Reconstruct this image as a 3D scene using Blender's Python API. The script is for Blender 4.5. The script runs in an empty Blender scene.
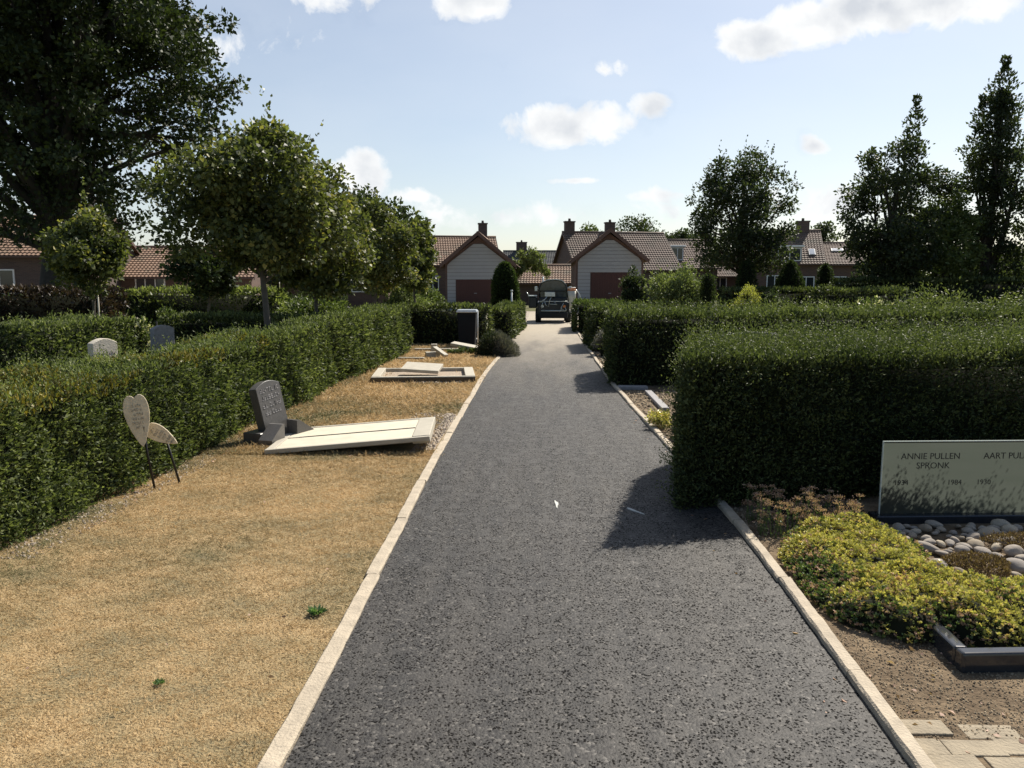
import bpy, bmesh, math, random
import numpy as np
from mathutils import Vector, Matrix, noise as mnoise
R = math.radians
random.seed(7)
rng = np.random.default_rng(7)
sc = bpy.context.scene
COL = sc.collection

# ------------------------------------------------------------------ camera
cam_d = bpy.data.cameras.new('camera'); cam = bpy.data.objects.new('camera', cam_d); COL.objects.link(cam)
cam.location = (0, 0, 1.6)
cam.rotation_euler = (R(90 - 7.473), 0, R(2.139))
cam_d.sensor_width = 36; cam_d.lens = 36 * 770 / 1024; cam_d.clip_start = .05; cam_d.clip_end = 3000
sc.camera = cam
# ------------------------------------------------------------------ sun and sky
SUN_AZ, SUN_EL = R(34.5), R(45.5)          # azimuth from +Y towards +X
sd = bpy.data.lights.new('sun', 'SUN'); sd.energy = 5.0; sd.angle = R(.55); sd.color = (1, .93, .82)
so = bpy.data.objects.new('sun', sd); COL.objects.link(so)
sv = Vector((math.sin(SUN_AZ) * math.cos(SUN_EL), math.cos(SUN_AZ) * math.cos(SUN_EL), math.sin(SUN_EL)))
so.rotation_euler = sv.to_track_quat('Z', 'Y').to_euler()
so.location = (10, 15, 30)
vs = sc.view_settings
vs.view_transform = 'Standard'; vs.look = 'None'; vs.gamma = 1; vs.exposure = 0.6; vs.use_curve_mapping = False

w = bpy.data.worlds.new('World'); sc.world = w; w.use_nodes = True
nt = w.node_tree; nt.nodes.clear()
def N(t, **k):
    n = nt.nodes.new(t)
    for a, b in k.items(): setattr(n, a, b)
    return n
def wmath(op, a, b=None, c=None, clamp=False):
    n = N('ShaderNodeMath', operation=op); n.use_clamp = clamp
    for i, v in enumerate((a, b, c)):
        if v is None: continue
        if isinstance(v, (int, float)): n.inputs[i].default_value = v
        else: nt.links.new(v, n.inputs[i])
    return n.outputs[0]
sky = N('ShaderNodeTexSky', sky_type='NISHITA'); sky.sun_disc = False
sky.sun_elevation = SUN_EL; sky.sun_rotation = SUN_AZ; sky.air_density = 1.0; sky.dust_density = .9; sky.ozone_density = 1.0
tc = N('ShaderNodeTexCoord'); sp = N('ShaderNodeSeparateXYZ'); nt.links.new(tc.outputs['Generated'], sp.inputs[0])
yy = wmath('MAXIMUM', sp.outputs[1], .02)
u = wmath('DIVIDE', sp.outputs[0], yy); v = wmath('DIVIDE', sp.outputs[2], yy)
cb = N('ShaderNodeCombineXYZ'); nt.links.new(u, cb.inputs[0]); nt.links.new(v, cb.inputs[1])
no = N('ShaderNodeTexNoise'); no.inputs['Scale'].default_value = 15; no.inputs['Detail'].default_value = 9; no.inputs['Roughness'].default_value = .6; no.inputs['Distortion'].default_value = .35
nt.links.new(cb.outputs[0], no.inputs['Vector'])
# (u, v, radius u, radius v, strength)
CLOUDS = [(-.092, .350, .062, .040, 1.7), (-.257, .356, .070, .028, 1.1), (-.229, .136, .046, .044, 1.5), (.030, .195, .088, .036, 1.4),
          (.142, .223, .036, .024, 1.4), (.078, .262, .032, .014, .7), (.270, .296, .060, .030, 1.6), (.325, .312, .08, .036, 1.7), (.40, .33, .09, .034, 1.7),
          (.48, .335, .12, .032, 1.6), (.339, .169, .022, .018, 1.1), (.042, .128, .048, .007, 1.0), (-.36, .30, .12, .03, .25),
          (.36, .10, .16, .035, .55), (-.03, .085, .3, .025, .45), (.16, .11, .09, .012, .5), (-.17, .11, .05, .01, .5)]
dmax = None
for (cu, cv, ru, rv, st) in CLOUDS:
    a = N('ShaderNodeVectorMath', operation='SUBTRACT'); nt.links.new(cb.outputs[0], a.inputs[0]); a.inputs[1].default_value = (cu, cv, 0)
    m = N('ShaderNodeVectorMath', operation='MULTIPLY'); nt.links.new(a.outputs[0], m.inputs[0]); m.inputs[1].default_value = (1 / ru, 1 / rv, 0)
    l = N('ShaderNodeVectorMath', operation='LENGTH'); nt.links.new(m.outputs[0], l.inputs[0])
    d = wmath('MULTIPLY', wmath('SUBTRACT', 1.0, l.outputs['Value']), st)
    dmax = d if dmax is None else wmath('MAXIMUM', dmax, d)
dd = wmath('ADD', dmax, wmath('MULTIPLY', wmath('SUBTRACT', no.outputs['Fac'], .50), 2.7))
mr = N('ShaderNodeMapRange', interpolation_type='SMOOTHSTEP'); nt.links.new(dd, mr.inputs[0]); mr.inputs[1].default_value = -.05; mr.inputs[2].default_value = .70
no3 = N('ShaderNodeTexNoise'); no3.inputs['Scale'].default_value = 2.2; no3.inputs['Detail'].default_value = 5
mp3 = N('ShaderNodeMapping'); mp3.inputs['Scale'].default_value = (1, 2.6, 1); nt.links.new(cb.outputs[0], mp3.inputs[0]); nt.links.new(mp3.outputs[0], no3.inputs['Vector'])
front = wmath('GREATER_THAN', sp.outputs[1], .05)
mask = wmath('MULTIPLY', wmath('MAXIMUM', mr.outputs[0], wmath('MULTIPLY_ADD', no3.outputs['Fac'], .40, .07)), front)
no2 = N('ShaderNodeTexNoise'); no2.inputs['Scale'].default_value = 17; no2.inputs['Detail'].default_value = 4
nt.links.new(cb.outputs[0], no2.inputs['Vector'])
ccol = N('ShaderNodeMix', data_type='RGBA'); nt.links.new(wmath('SUBTRACT', wmath('MULTIPLY', no2.outputs['Fac'], 2.3), wmath('MULTIPLY', dd, .55), None, True), ccol.inputs[0])
ccol.inputs[6].default_value = (.74, .78, .84, 1); ccol.inputs[7].default_value = (1.12, 1.13, 1.13, 1)
bs = N('ShaderNodeBackground'); bs.inputs[1].default_value = .076
ht = N('ShaderNodeMix', data_type='RGBA', blend_type='MULTIPLY'); ht.inputs[0].default_value = 1
nt.links.new(sky.outputs[0], bs.inputs[0])
bc = N('ShaderNodeBackground'); nt.links.new(ccol.outputs[2], bc.inputs[0]); bc.inputs[1].default_value = .61
ms = N('ShaderNodeMixShader'); nt.links.new(mask, ms.inputs[0]); nt.links.new(bs.outputs[0], ms.inputs[1]); nt.links.new(bc.outputs[0], ms.inputs[2])
wo = N('ShaderNodeOutputWorld'); nt.links.new(ms.outputs[0], wo.inputs[0])

# ------------------------------------------------------------------ helpers
def tag(o, label=None, cat=None, group=None, kind=None):
    if label: o['label'] = label
    if cat: o['category'] = cat
    if group: o['group'] = group
    if kind: o['kind'] = kind
    return o
def empty(name, loc, label, cat, group=None, rz=0):
    o = bpy.data.objects.new(name, None); COL.objects.link(o); o.location = loc; o.rotation_euler = (0, 0, rz)
    o.empty_display_size = .1
    return tag(o, label, cat, group)
def link(name, me, mats=(), parent=None, loc=None):
    o = bpy.data.objects.new(name, me); COL.objects.link(o)
    if not isinstance(mats, (list, tuple)): mats = [mats]
    if not me.materials:
        for m in mats: me.materials.append(m)
    if parent: o.parent = parent
    if loc is not None: o.location = loc
    return o
def bobj(name, bm, mats, parent=None, loc=None, smooth=False):
    me = bpy.data.meshes.new(name); bm.normal_update(); bm.to_mesh(me); bm.free()
    if smooth:
        me.polygons.foreach_set('use_smooth', [True] * len(me.polygons))
    return link(name, me, mats, parent, loc)
def box(bm, x0, x1, y0, y1, z0, z1, bev=0, seg=2, mat=0, M=None):
    g = bmesh.ops.create_cube(bm, size=1)
    vs_ = g['verts']
    for q in vs_:
        q.co = Vector((x0 + (q.co.x + .5) * (x1 - x0), y0 + (q.co.y + .5) * (y1 - y0), z0 + (q.co.z + .5) * (z1 - z0)))
    fs = list({f for q in vs_ for f in q.link_faces})
    for f in fs: f.material_index = mat
    if bev > 0:
        es = list({e for q in vs_ for e in q.link_edges})
        r = bmesh.ops.bevel(bm, geom=es, offset=bev, segments=seg, affect='EDGES', profile=.5)
        vs_ = list({q for f in r['faces'] for q in f.verts} | {q for q in vs_ if q.is_valid})
    if M is not None:
        bmesh.ops.transform(bm, matrix=M, verts=[q for q in vs_ if q.is_valid])
    return vs_
def prism(bm, pts, d, M=None, mat=0):
    """extrude 2D outline pts (x,z) along +y by d"""
    a = [bm.verts.new((x, 0, z)) for x, z in pts]; b = [bm.verts.new((x, d, z)) for x, z in pts]
    n = len(pts)
    fs = [bm.faces.new(a), bm.faces.new(b[::-1])]
    for i in range(n):
        fs.append(bm.faces.new((a[i], b[i], b[(i + 1) % n], a[(i + 1) % n])))
    bmesh.ops.recalc_face_normals(bm, faces=fs)
    for f in fs: f.material_index = mat
    if M is not None: bmesh.ops.transform(bm, matrix=M, verts=a + b)
    return a + b
def tube(bm, pts, rad, seg=8, mat=0):
    pts = [Vector(p) for p in pts]
    if not isinstance(rad, (list, tuple)): rad = [rad] * len(pts)
    rings = []
    for i, p in enumerate(pts):
        t = (pts[min(i + 1, len(pts) - 1)] - pts[max(i - 1, 0)]).normalized()
        a = t.cross(Vector((.31, .95, .07))).normalized(); b = t.cross(a)
        rings.append([bm.verts.new(p + (a * math.cos(k * 2 * math.pi / seg) + b * math.sin(k * 2 * math.pi / seg)) * rad[i]) for k in range(seg)])
    for r0, r1 in zip(rings, rings[1:]):
        for k in range(seg):
            f = bm.faces.new((r0[k], r0[(k + 1) % seg], r1[(k + 1) % seg], r1[k])); f.material_index = mat; f.smooth = True
    for r, s in ((rings[0], 1), (rings[-1], -1)):
        f = bm.faces.new(r[::-1] if s > 0 else r); f.material_index = mat
def vn(P, f, seed=0):
    """cheap smooth noise -1..1 on an (n,3) array"""
    rs = np.random.default_rng(seed + 1000); out = np.zeros(len(P))
    for k in range(6):
        d = rs.normal(size=3); d /= np.linalg.norm(d); out += np.sin(P @ d * f * (1 + .37 * k) + rs.uniform(0, 6.28)) / (1 + .25 * k)
    return out / 3.0
def nrm(a): return a / np.maximum(np.linalg.norm(a, axis=1, keepdims=True), 1e-9)
def quads_mesh(name, V, F, midx, rnd):
    me = bpy.data.meshes.new(name)
    nv, nf = len(V), len(F)
    me.vertices.add(nv); me.loops.add(nf * 4); me.polygons.add(nf)
    me.vertices.foreach_set('co', np.ascontiguousarray(V, dtype=np.float32).ravel())
    me.loops.foreach_set('vertex_index', np.ascontiguousarray(F, dtype=np.int32).ravel())
    me.polygons.foreach_set('loop_start', np.arange(0, nf * 4, 4, dtype=np.int32))
    me.polygons.foreach_set('loop_total', np.full(nf, 4, dtype=np.int32))
    me.polygons.foreach_set('material_index', np.ascontiguousarray(midx, dtype=np.int32))
    at = me.attributes.new('rnd', 'FLOAT', 'POINT'); at.data.foreach_set('value', np.ascontiguousarray(rnd, dtype=np.float32))
    me.update(calc_edges=True); me.validate()
    return me
class Q:
    def __init__(s): s.V = []; s.F = []; s.M = []; s.A = []; s.n = 0
    def add(s, V, F, mat=0, rnd=None):
        V = np.asarray(V, float); F = np.asarray(F, int)
        s.V.append(V); s.F.append(F + s.n); s.M.append(np.full(len(F), mat)); s.A.append(np.zeros(len(V)) if rnd is None else rnd); s.n += len(V)
    def leaves(s, P, D, size, asp=.5, mat=0, rnd=None, fold=.15, Nn=None):
        """rhombic leaves: P base points, D unit growth directions"""
        n = len(P); D = nrm(D)
        r = rng.normal(size=(n, 3)) if Nn is None else Nn
        S = nrm(np.cross(D, r)); U = np.cross(S, D)
        size = np.broadcast_to(np.asarray(size, float), (n,))[:, None]
        b = P; t = P + D * size
        m = P + D * size * .45 + U * size * fold
        l = m + S * size * asp * .5; q = m - S * size * asp * .5
        V = np.stack([b, l, t, q], 1).reshape(-1, 3)
        F = np.arange(n * 4).reshape(-1, 4)
        rr = rng.random(n) if rnd is None else rnd
        s.add(V, F, mat, np.repeat(rr, 4))
    def tube(s, pts, rad, seg=7, mat=0):
        pts = np.asarray(pts, float); k = len(pts); rad = np.broadcast_to(np.asarray(rad, float), (k,))
        T = nrm(np.gradient(pts, axis=0)); a = nrm(np.cross(T, np.array([[.31, .95, .07]]))); b = np.cross(T, a)
        th = np.arange(seg) * 2 * np.pi / seg
        V = pts[:, None, :] + (a[:, None, :] * np.cos(th)[None, :, None] + b[:, None, :] * np.sin(th)[None, :, None]) * rad[:, None, None]
        i = np.arange(k - 1)[:, None] * seg; j = np.arange(seg)[None, :]; j2 = (j + 1) % seg
        F = np.stack([i + j, i + j2, i + seg + j2, i + seg + j], -1).reshape(-1, 4)
        s.add(V.reshape(-1, 3), F, mat, np.full(k * seg, .5))
    def obj(s, name, mats, parent=None, loc=None):
        me = quads_mesh(name, np.concatenate(s.V), np.concatenate(s.F), np.concatenate(s.M), np.concatenate(s.A))
        return link(name, me, mats, parent, loc)

# ------------------------------------------------------------------ materials
def mat(name):
    m = bpy.data.materials.new(name); m.use_nodes = True
    return m, m.node_tree, m.node_tree.nodes['Principled BSDF']
def simple(name, col, rough=.6, metal=0, spec=.5, var=.12, scale=8, bump=0, bscale=60, detail=5):
    m, t, b = mat(name)
    n = t.nodes.new('ShaderNodeTexNoise'); n.inputs['Scale'].default_value = scale; n.inputs['Detail'].default_value = detail
    g = t.nodes.new('ShaderNodeNewGeometry'); t.links.new(g.outputs['Position'], n.inputs['Vector'])
    mx = t.nodes.new('ShaderNodeMix'); mx.data_type = 'RGBA'; t.links.new(n.outputs['Fac'], mx.inputs[0])
    mx.inputs[6].default_value = tuple(max(0, c * (1 - 2 * var)) for c in col) + (1,); mx.inputs[7].default_value = tuple(c * (1 + 2 * var) for c in col) + (1,)
    t.links.new(mx.outputs[2], b.inputs['Base Color'])
    b.inputs['Roughness'].default_value = rough; b.inputs['Metallic'].default_value = metal; b.inputs['Specular IOR Level'].default_value = spec
    if bump:
        n2 = t.nodes.new('ShaderNodeTexNoise'); n2.inputs['Scale'].default_value = bscale; n2.inputs['Detail'].default_value = 6
        t.links.new(g.outputs['Position'], n2.inputs['Vector'])
        bp = t.nodes.new('ShaderNodeBump'); bp.inputs['Strength'].default_value = bump; bp.inputs['Distance'].default_value = .01
        t.links.new(n2.outputs['Fac'], bp.inputs['Height']); t.links.new(bp.outputs[0], b.inputs['Normal'])
    return m
def foliage(name, dark, light, tr=.3, rough=.45, spec=.35, patch=.35, pscale=1.5, third=None):
    """leaf colour varies leaf by leaf (rnd) and in loose patches"""
    m, t, b = mat(name)
    at = t.nodes.new('ShaderNodeAttribute'); at.attribute_name = 'rnd'
    g = t.nodes.new('ShaderNodeNewGeometry')
    n = t.nodes.new('ShaderNodeTexNoise'); n.inputs['Scale'].default_value = pscale; n.inputs['Detail'].default_value = 3
    t.links.new(g.outputs['Position'], n.inputs['Vector'])
    ma = t.nodes.new('ShaderNodeMath'); ma.operation = 'MULTIPLY_ADD'; ma.inputs[1].default_value = patch * 2.6; ma.inputs[2].default_value = -patch * 1.3
    t.links.new(n.outputs['Fac'], ma.inputs[0])
    ad = t.nodes.new('ShaderNodeMath'); ad.operation = 'ADD'; ad.use_clamp = True
    t.links.new(at.outputs['Fac'], ad.inputs[0]); t.links.new(ma.outputs[0], ad.inputs[1])
    cr = t.nodes.new('ShaderNodeValToRGB'); t.links.new(ad.outputs[0], cr.inputs[0])
    cr.color_ramp.elements[0].color = (*dark, 1); cr.color_ramp.elements[1].color = (*light, 1)
    if third:
        e = cr.color_ramp.elements.new(.93); e.color = (*light, 1); cr.color_ramp.elements[-1].color = (*third, 1); cr.color_ramp.elements[-1].position = 1
        cr.color_ramp.elements[1].position = .85
    t.links.new(cr.outputs[0], b.inputs['Base Color']); b.inputs['Roughness'].default_value = rough; b.inputs['Specular IOR Level'].default_value = spec
    tl = t.nodes.new('ShaderNodeBsdfTranslucent')
    br = t.nodes.new('ShaderNodeMix'); br.data_type = 'RGBA'; br.blend_type = 'MULTIPLY'; br.inputs[0].default_value = 1
    t.links.new(cr.outputs[0], br.inputs[6]); br.inputs[7].default_value = (1.35, 1.5, .7, 1); t.links.new(br.outputs[2], tl.inputs[0])
    mx = t.nodes.new('ShaderNodeMixShader'); mx.inputs[0].default_value = tr
    t.links.new(b.outputs[0], mx.inputs[1]); t.links.new(tl.outputs[0], mx.inputs[2]); t.links.new(mx.outputs[0], t.nodes['Material Output'].inputs[0])
    return m
M = {}
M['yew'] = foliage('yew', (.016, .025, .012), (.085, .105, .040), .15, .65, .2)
M['yew_lit'] = foliage('yew_lit_growth', (.045, .062, .022), (.20, .225, .088), .26, .6, .22)  # new growth, paled further for the sun on hedge tops
M['yew_gold'] = foliage('yew_gold', (.11, .10, .02), (.30, .24, .05), .28)
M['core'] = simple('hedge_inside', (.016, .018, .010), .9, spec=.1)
M['oak'] = foliage('oak_leaf', (.018, .028, .011), (.055, .074, .026), .2, .6, .25, .3, .5)
M['maple'] = foliage('maple_leaf', (.030, .042, .016), (.170, .185, .062), .32, .5, .35, .3, 1.2, (.34, .29, .09))
M['darkleaf'] = foliage('dark_tree_leaf', (.022, .032, .016), (.070, .088, .038), .36, .55, .3, .3, .6)
M['greenleaf'] = foliage('green_bush_leaf', (.05, .075, .02), (.15, .18, .065), .3, .55, .3)
M['paleleaf'] = foliage('pale_bush_leaf', (.08, .105, .04), (.24, .27, .115), .3, .6, .25)
M['goldbush'] = foliage('golden_leaf', (.16, .17, .04), (.42, .40, .12), .4, .5, .3)
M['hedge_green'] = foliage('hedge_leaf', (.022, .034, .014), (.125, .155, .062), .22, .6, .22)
M['hedge_young_lit'] = foliage('hedge_young_lit_leaf', (.07, .09, .034), (.25, .28, .115), .3, .6, .22)  # left hedge counterpart: young leaf with sunlight put into its colour
M['copper'] = foliage('copper_leaf', (.022, .016, .012), (.07, .045, .03), .2)
M['flowerhedge'] = foliage('white_fleck_leaf', (.07, .09, .03), (.22, .24, .10), .5, third=(.7, .62, .45))
M['box'] = foliage('box_leaf', (.018, .030, .012), (.065, .09, .032), .35, .65, .2)
M['lavender'] = foliage('grey_twigs', (.08, .085, .07), (.22, .20, .19), .15, .7)
M['heath'] = foliage('dark_heath', (.022, .032, .016), (.06, .075, .035), .15, .7)
M['bark'] = simple('bark', (.10, .085, .07), .9, var=.3, scale=14, bump=.5, bscale=40)
M['bark_dark'] = simple('bark_dark', (.045, .038, .032), .95, var=.3, scale=8, bump=.6, bscale=20)
M['rose'] = foliage('cream_petals', (.55, .48, .34), (.8, .74, .6), .3)
M['sed_y'] = foliage('sedum_leaf', (.17, .17, .05), (.68, .60, .20), .25, .4, .4, .38, 9, (.62, .40, .22))
M['sed_d'] = foliage('sedum_deep_leaf', (.05, .085, .03), (.20, .26, .09), .25, .4, .4, .3, 9)
M['sed_r'] = foliage('sedum_dry_head', (.22, .13, .09), (.62, .42, .32), .2, .6, .3)
M['heather'] = foliage('rusty_cushion', (.09, .055, .035), (.30, .21, .10), .15, .7)
M['weed'] = foliage('weed_leaf', (.07, .13, .05), (.20, .30, .13), .3)
# ---- asphalt
def asphalt():
    m, t, b = mat('asphalt'); L = t.links.new
    g = t.nodes.new('ShaderNodeNewGeometry')
    def nz(s, d=4, vec=None, r=.55):
        n = t.nodes.new('ShaderNodeTexNoise'); n.inputs['Scale'].default_value = s; n.inputs['Detail'].default_value = d; n.inputs['Roughness'].default_value = r
        L(vec or g.outputs['Position'], n.inputs['Vector']); return n.outputs['Fac']
    def mth(op, a, b_, cl=False):
        n = t.nodes.new('ShaderNodeMath'); n.operation = op; n.use_clamp = cl
        for i, q in enumerate((a, b_)):
            if isinstance(q, (int, float)): n.inputs[i].default_value = q
            else: L(q, n.inputs[i])
        return n.outputs[0]
    def mix(f, a, b_):
        n = t.nodes.new('ShaderNodeMix'); n.data_type = 'RGBA'
        if isinstance(f, (int, float)): n.inputs[0].default_value = f
        else: L(f, n.inputs[0])
        for i, q in ((6, a), (7, b_)):
            if isinstance(q, tuple): n.inputs[i].default_value = q + (1,)
            else: L(q, n.inputs[i])
        return n.outputs[2]
    vo = t.nodes.new('ShaderNodeTexVoronoi'); vo.inputs['Scale'].default_value = 80; L(g.outputs['Position'], vo.inputs['Vector'])
    vo2 = t.nodes.new('ShaderNodeTexVoronoi'); vo2.inputs['Scale'].default_value = 210; L(g.outputs['Position'], vo2.inputs['Vector'])
    sepc = t.nodes.new('ShaderNodeSeparateColor'); L(vo.outputs['Color'], sepc.inputs[0])
    cr = t.nodes.new('ShaderNodeValToRGB'); L(sepc.outputs[0], cr.inputs[0])
    e = cr.color_ramp.elements; e[0].color = (.014, .013, .013, 1); e[0].position = 0; e[1].color = (.135, .125, .112, 1); e[1].position = 1
    q = cr.color_ramp.elements.new(.5); q.color = (.034, .032, .0295, 1); q = cr.color_ramp.elements.new(.9); q.color = (.056, .052, .047, 1)
    c = cr.outputs[0]
    # pits: dark gaps in clusters
    pits = mth('MULTIPLY', mth('GREATER_THAN', nz(90, 2), .62), mth('GREATER_THAN', nz(5.0, 3), .42))
    vp = t.nodes.new('ShaderNodeTexVoronoi'); vp.inputs['Scale'].default_value = 105; L(g.outputs['Position'], vp.inputs['Vector'])
    sp_ = t.nodes.new('ShaderNodeSeparateColor'); L(vp.outputs['Color'], sp_.inputs[0])
    holes = mth('MULTIPLY', mth('GREATER_THAN', sp_.outputs[1], .74), mth('MULTIPLY', mth('GREATER_THAN', nz(10, 3), .44), mth('LESS_THAN', vp.outputs['Distance'], .55)))
    pits = mth('MAXIMUM', pits, holes)
    # lengthwise drag marks and wear
    mp = t.nodes.new('ShaderNodeMapping'); mp.inputs['Scale'].default_value = (7, .55, 1); L(g.outputs['Position'], mp.inputs[0])
    st = nz(1.0, 5, mp.outputs[0])
    c = mix(mth('MULTIPLY', mth('SUBTRACT', st, .42, ), 1.7, True), c, (.078, .071, .062))
    big = nz(.9, 3)
    c = mix(mth('MULTIPLY', mth('SUBTRACT', big, .45), 1.1, True), c, (.030, .030, .031))
    c = mix(mth('MULTIPLY', pits, .72), c, (.009, .009, .009))
    # sand dust carried from the unpaved end
    sx = t.nodes.new('ShaderNodeSeparateXYZ'); L(g.outputs['Position'], sx.inputs[0])
    far = t.nodes.new('ShaderNodeMapRange'); far.inputs[1].default_value = 9; far.inputs[2].default_value = 26; L(sx.outputs[1], far.inputs[0])
    mp2 = t.nodes.new('ShaderNodeMapping'); mp2.inputs['Scale'].default_value = (1.6, .35, 1); L(g.outputs['Position'], mp2.inputs[0])
    dust = mth('ADD', mth('MULTIPLY', far.outputs[0], 1.25), mth('MULTIPLY', mth('SUBTRACT', nz(1.2, 5, mp2.outputs[0]), .5), 1.5), True)
    dust = mth('MULTIPLY', dust, far.outputs[0], True)
    c = mix(dust, c, (.36, .31, .235))
    L(c, b.inputs['Base Color'])
    b.inputs['Roughness'].default_value = .66
    L(mth('MULTIPLY', mth('SUBTRACT', 1.0, pits, True), .34), b.inputs['Specular IOR Level'])
    h = mth('ADD', mth('MULTIPLY', vo.outputs['Distance'], -.9), mth('MULTIPLY', vo2.outputs['Distance'], -.35))
    h = mth('SUBTRACT', h, mth('MULTIPLY', pits, .7))
    bp = t.nodes.new('ShaderNodeBump'); bp.inputs['Strength'].default_value = .6; bp.inputs['Distance'].default_value = .004
    L(h, bp.inputs['Height']); L(bp.outputs[0], b.inputs['Normal'])
    return m
M['asphalt'] = asphalt()
def patchy(name, cols, scale, bump=.5, bscale=60, stretch=(1, 1, 1), fine=None, rough=.9):
    m, t, b = mat(name); L = t.links.new
    g = t.nodes.new('ShaderNodeNewGeometry'); mp = t.nodes.new('ShaderNodeMapping'); mp.inputs['Scale'].default_value = stretch; L(g.outputs['Position'], mp.inputs[0])
    n = t.nodes.new('ShaderNodeTexNoise'); n.inputs['Scale'].default_value = scale; n.inputs['Detail'].default_value = 8; n.inputs['Roughness'].default_value = .65
    L(mp.outputs[0], n.inputs['Vector'])
    cr = t.nodes.new('ShaderNodeValToRGB'); L(n.outputs['Fac'], cr.inputs[0])
    for i, (p, c) in enumerate(cols):
        e = cr.color_ramp.elements[i] if i < 2 else cr.color_ramp.elements.new(p)
        e.position = p; e.color = (*c, 1)
    L(cr.outputs[0], b.inputs['Base Color'])
    n2 = t.nodes.new('ShaderNodeTexNoise'); n2.inputs['Scale'].default_value = bscale; n2.inputs['Detail'].default_value = 6; L(g.outputs['Position'], n2.inputs['Vector'])
    bp = t.nodes.new('ShaderNodeBump'); bp.inputs['Strength'].default_value = bump; bp.inputs['Distance'].default_value = .02
    L(n2.outputs['Fac'], bp.inputs['Height']); L(bp.outputs[0], b.inputs['Normal'])
    b.inputs['Roughness'].default_value = rough; b.inputs['Specular IOR Level'].default_value = .15
    return m
M['lawn'] = patchy('dry_lawn', [(.30, (.19, .165, .10)), (.62, (.40, .29, .155)), (.44, (.28, .22, .12))], 2.4, .9, 90, (1, 1.4, 1))
M['field'] = patchy('field', [(.35, (.06, .07, .025)), (.65, (.16, .15, .07))], .8, .6, 40)
M['soil'] = patchy('soil', [(.34, (.085, .060, .037)), (.66, (.23, .170, .105)), (.5, (.14, .102, .064))], 5, 1.0, 34)
M['sand'] = patchy('sand', [(.35, (.25, .19, .13)), (.65, (.42, .34, .25))], 2.5, .6, 60)
def straw():
    m, t, b = mat('straw_blades'); L = t.links.new
    at = t.nodes.new('ShaderNodeAttribute'); at.attribute_name = 'rnd'
    cr = t.nodes.new('ShaderNodeValToRGB'); L(at.outputs['Fac'], cr.inputs[0])
    e = cr.color_ramp.elements; e[0].position = 0; e[0].color = (.07, .10, .035, 1); e[1].position = 1; e[1].color = (.64, .47, .255, 1)
    for p, c in ((.22, (.20, .19, .10)), (.42, (.30, .235, .12)), (.75, (.475, .335, .165))):
        q = e.new(p); q.color = (*c, 1)
    L(cr.outputs[0], b.inputs['Base Color']); b.inputs['Roughness'].default_value = .7; b.inputs['Specular IOR Level'].default_value = .2
    tl = t.nodes.new('ShaderNodeBsdfTranslucent'); L(cr.outputs[0], tl.inputs[0])
    mx = t.nodes.new('ShaderNodeMixShader'); mx.inputs[0].default_value = .3
    L(b.outputs[0], mx.inputs[1]); L(tl.outputs[0], mx.inputs[2]); L(mx.outputs[0], t.nodes['Material Output'].inputs[0])
    return m
M['straw'] = straw()
M['kerb'] = simple('kerb_concrete', (.42, .355, .265), .88, var=.2, scale=14, bump=.6, bscale=90)
M['paver'] = simple('paver_concrete', (.30, .25, .175), .9, var=.2, scale=9, bump=.7, bscale=80)
M['slab'] = simple('pale_slab', (.60, .54, .42), .7, var=.10, scale=7, bump=.25, bscale=120)
M['slab_edge'] = simple('slab_kerb', (.42, .385, .31), .75, var=.10, scale=9, bump=.35, bscale=90)
M['granite'] = simple('dark_granite', (.10, .095, .09), .35, var=.22, scale=60, bump=.1)
M['granite_black'] = simple('black_granite', (.028, .030, .034), .12, var=.2, scale=90, spec=.6)
M['stone_pale'] = simple('weathered_stone', (.52, .47, .38), .85, var=.12, scale=18, bump=.4)
M['stone_grey'] = simple('grey_stone', (.26, .25, .25), .7, var=.2, scale=25, bump=.3)
M['gravel'] = simple('gravel', (.34, .27, .2), .9, var=.3, scale=30, bump=1, bscale=70)
M['iron'] = simple('iron_rod', (.03, .03, .03), .5, .6)
M['pebbles'] = None
# ------------------------------------------------------------------ foliage shapes
def sun_size(d, s0, ref=6.5, mx=5.0):
    return s0 * np.clip((d / ref), 1, mx) ** .85
def quad_box(q, foot, z0, z1, inset, mat=1):
    c = [np.array(p, float) for p in foot]; n = len(c); out = []
    for i in range(n):
        e0 = c[i] - c[i - 1]; e1 = c[(i + 1) % n] - c[i]; e0 /= np.linalg.norm(e0); e1 /= np.linalg.norm(e1)
        n0 = np.array([-e0[1], e0[0]]); n1 = np.array([-e1[1], e1[0]]); bis = n0 + n1; bis /= np.linalg.norm(bis)
        out.append(c[i] + bis * inset / max(.4, bis @ n0))
    V = [(x, y, z0) for x, y in out] + [(x, y, z1 - inset) for x, y in out]
    F = [(0, 1, 5, 4), (1, 2, 6, 5), (2, 3, 7, 6), (3, 0, 4, 7), (4, 5, 6, 7)]
    q.add(V, F, mat)
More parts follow.
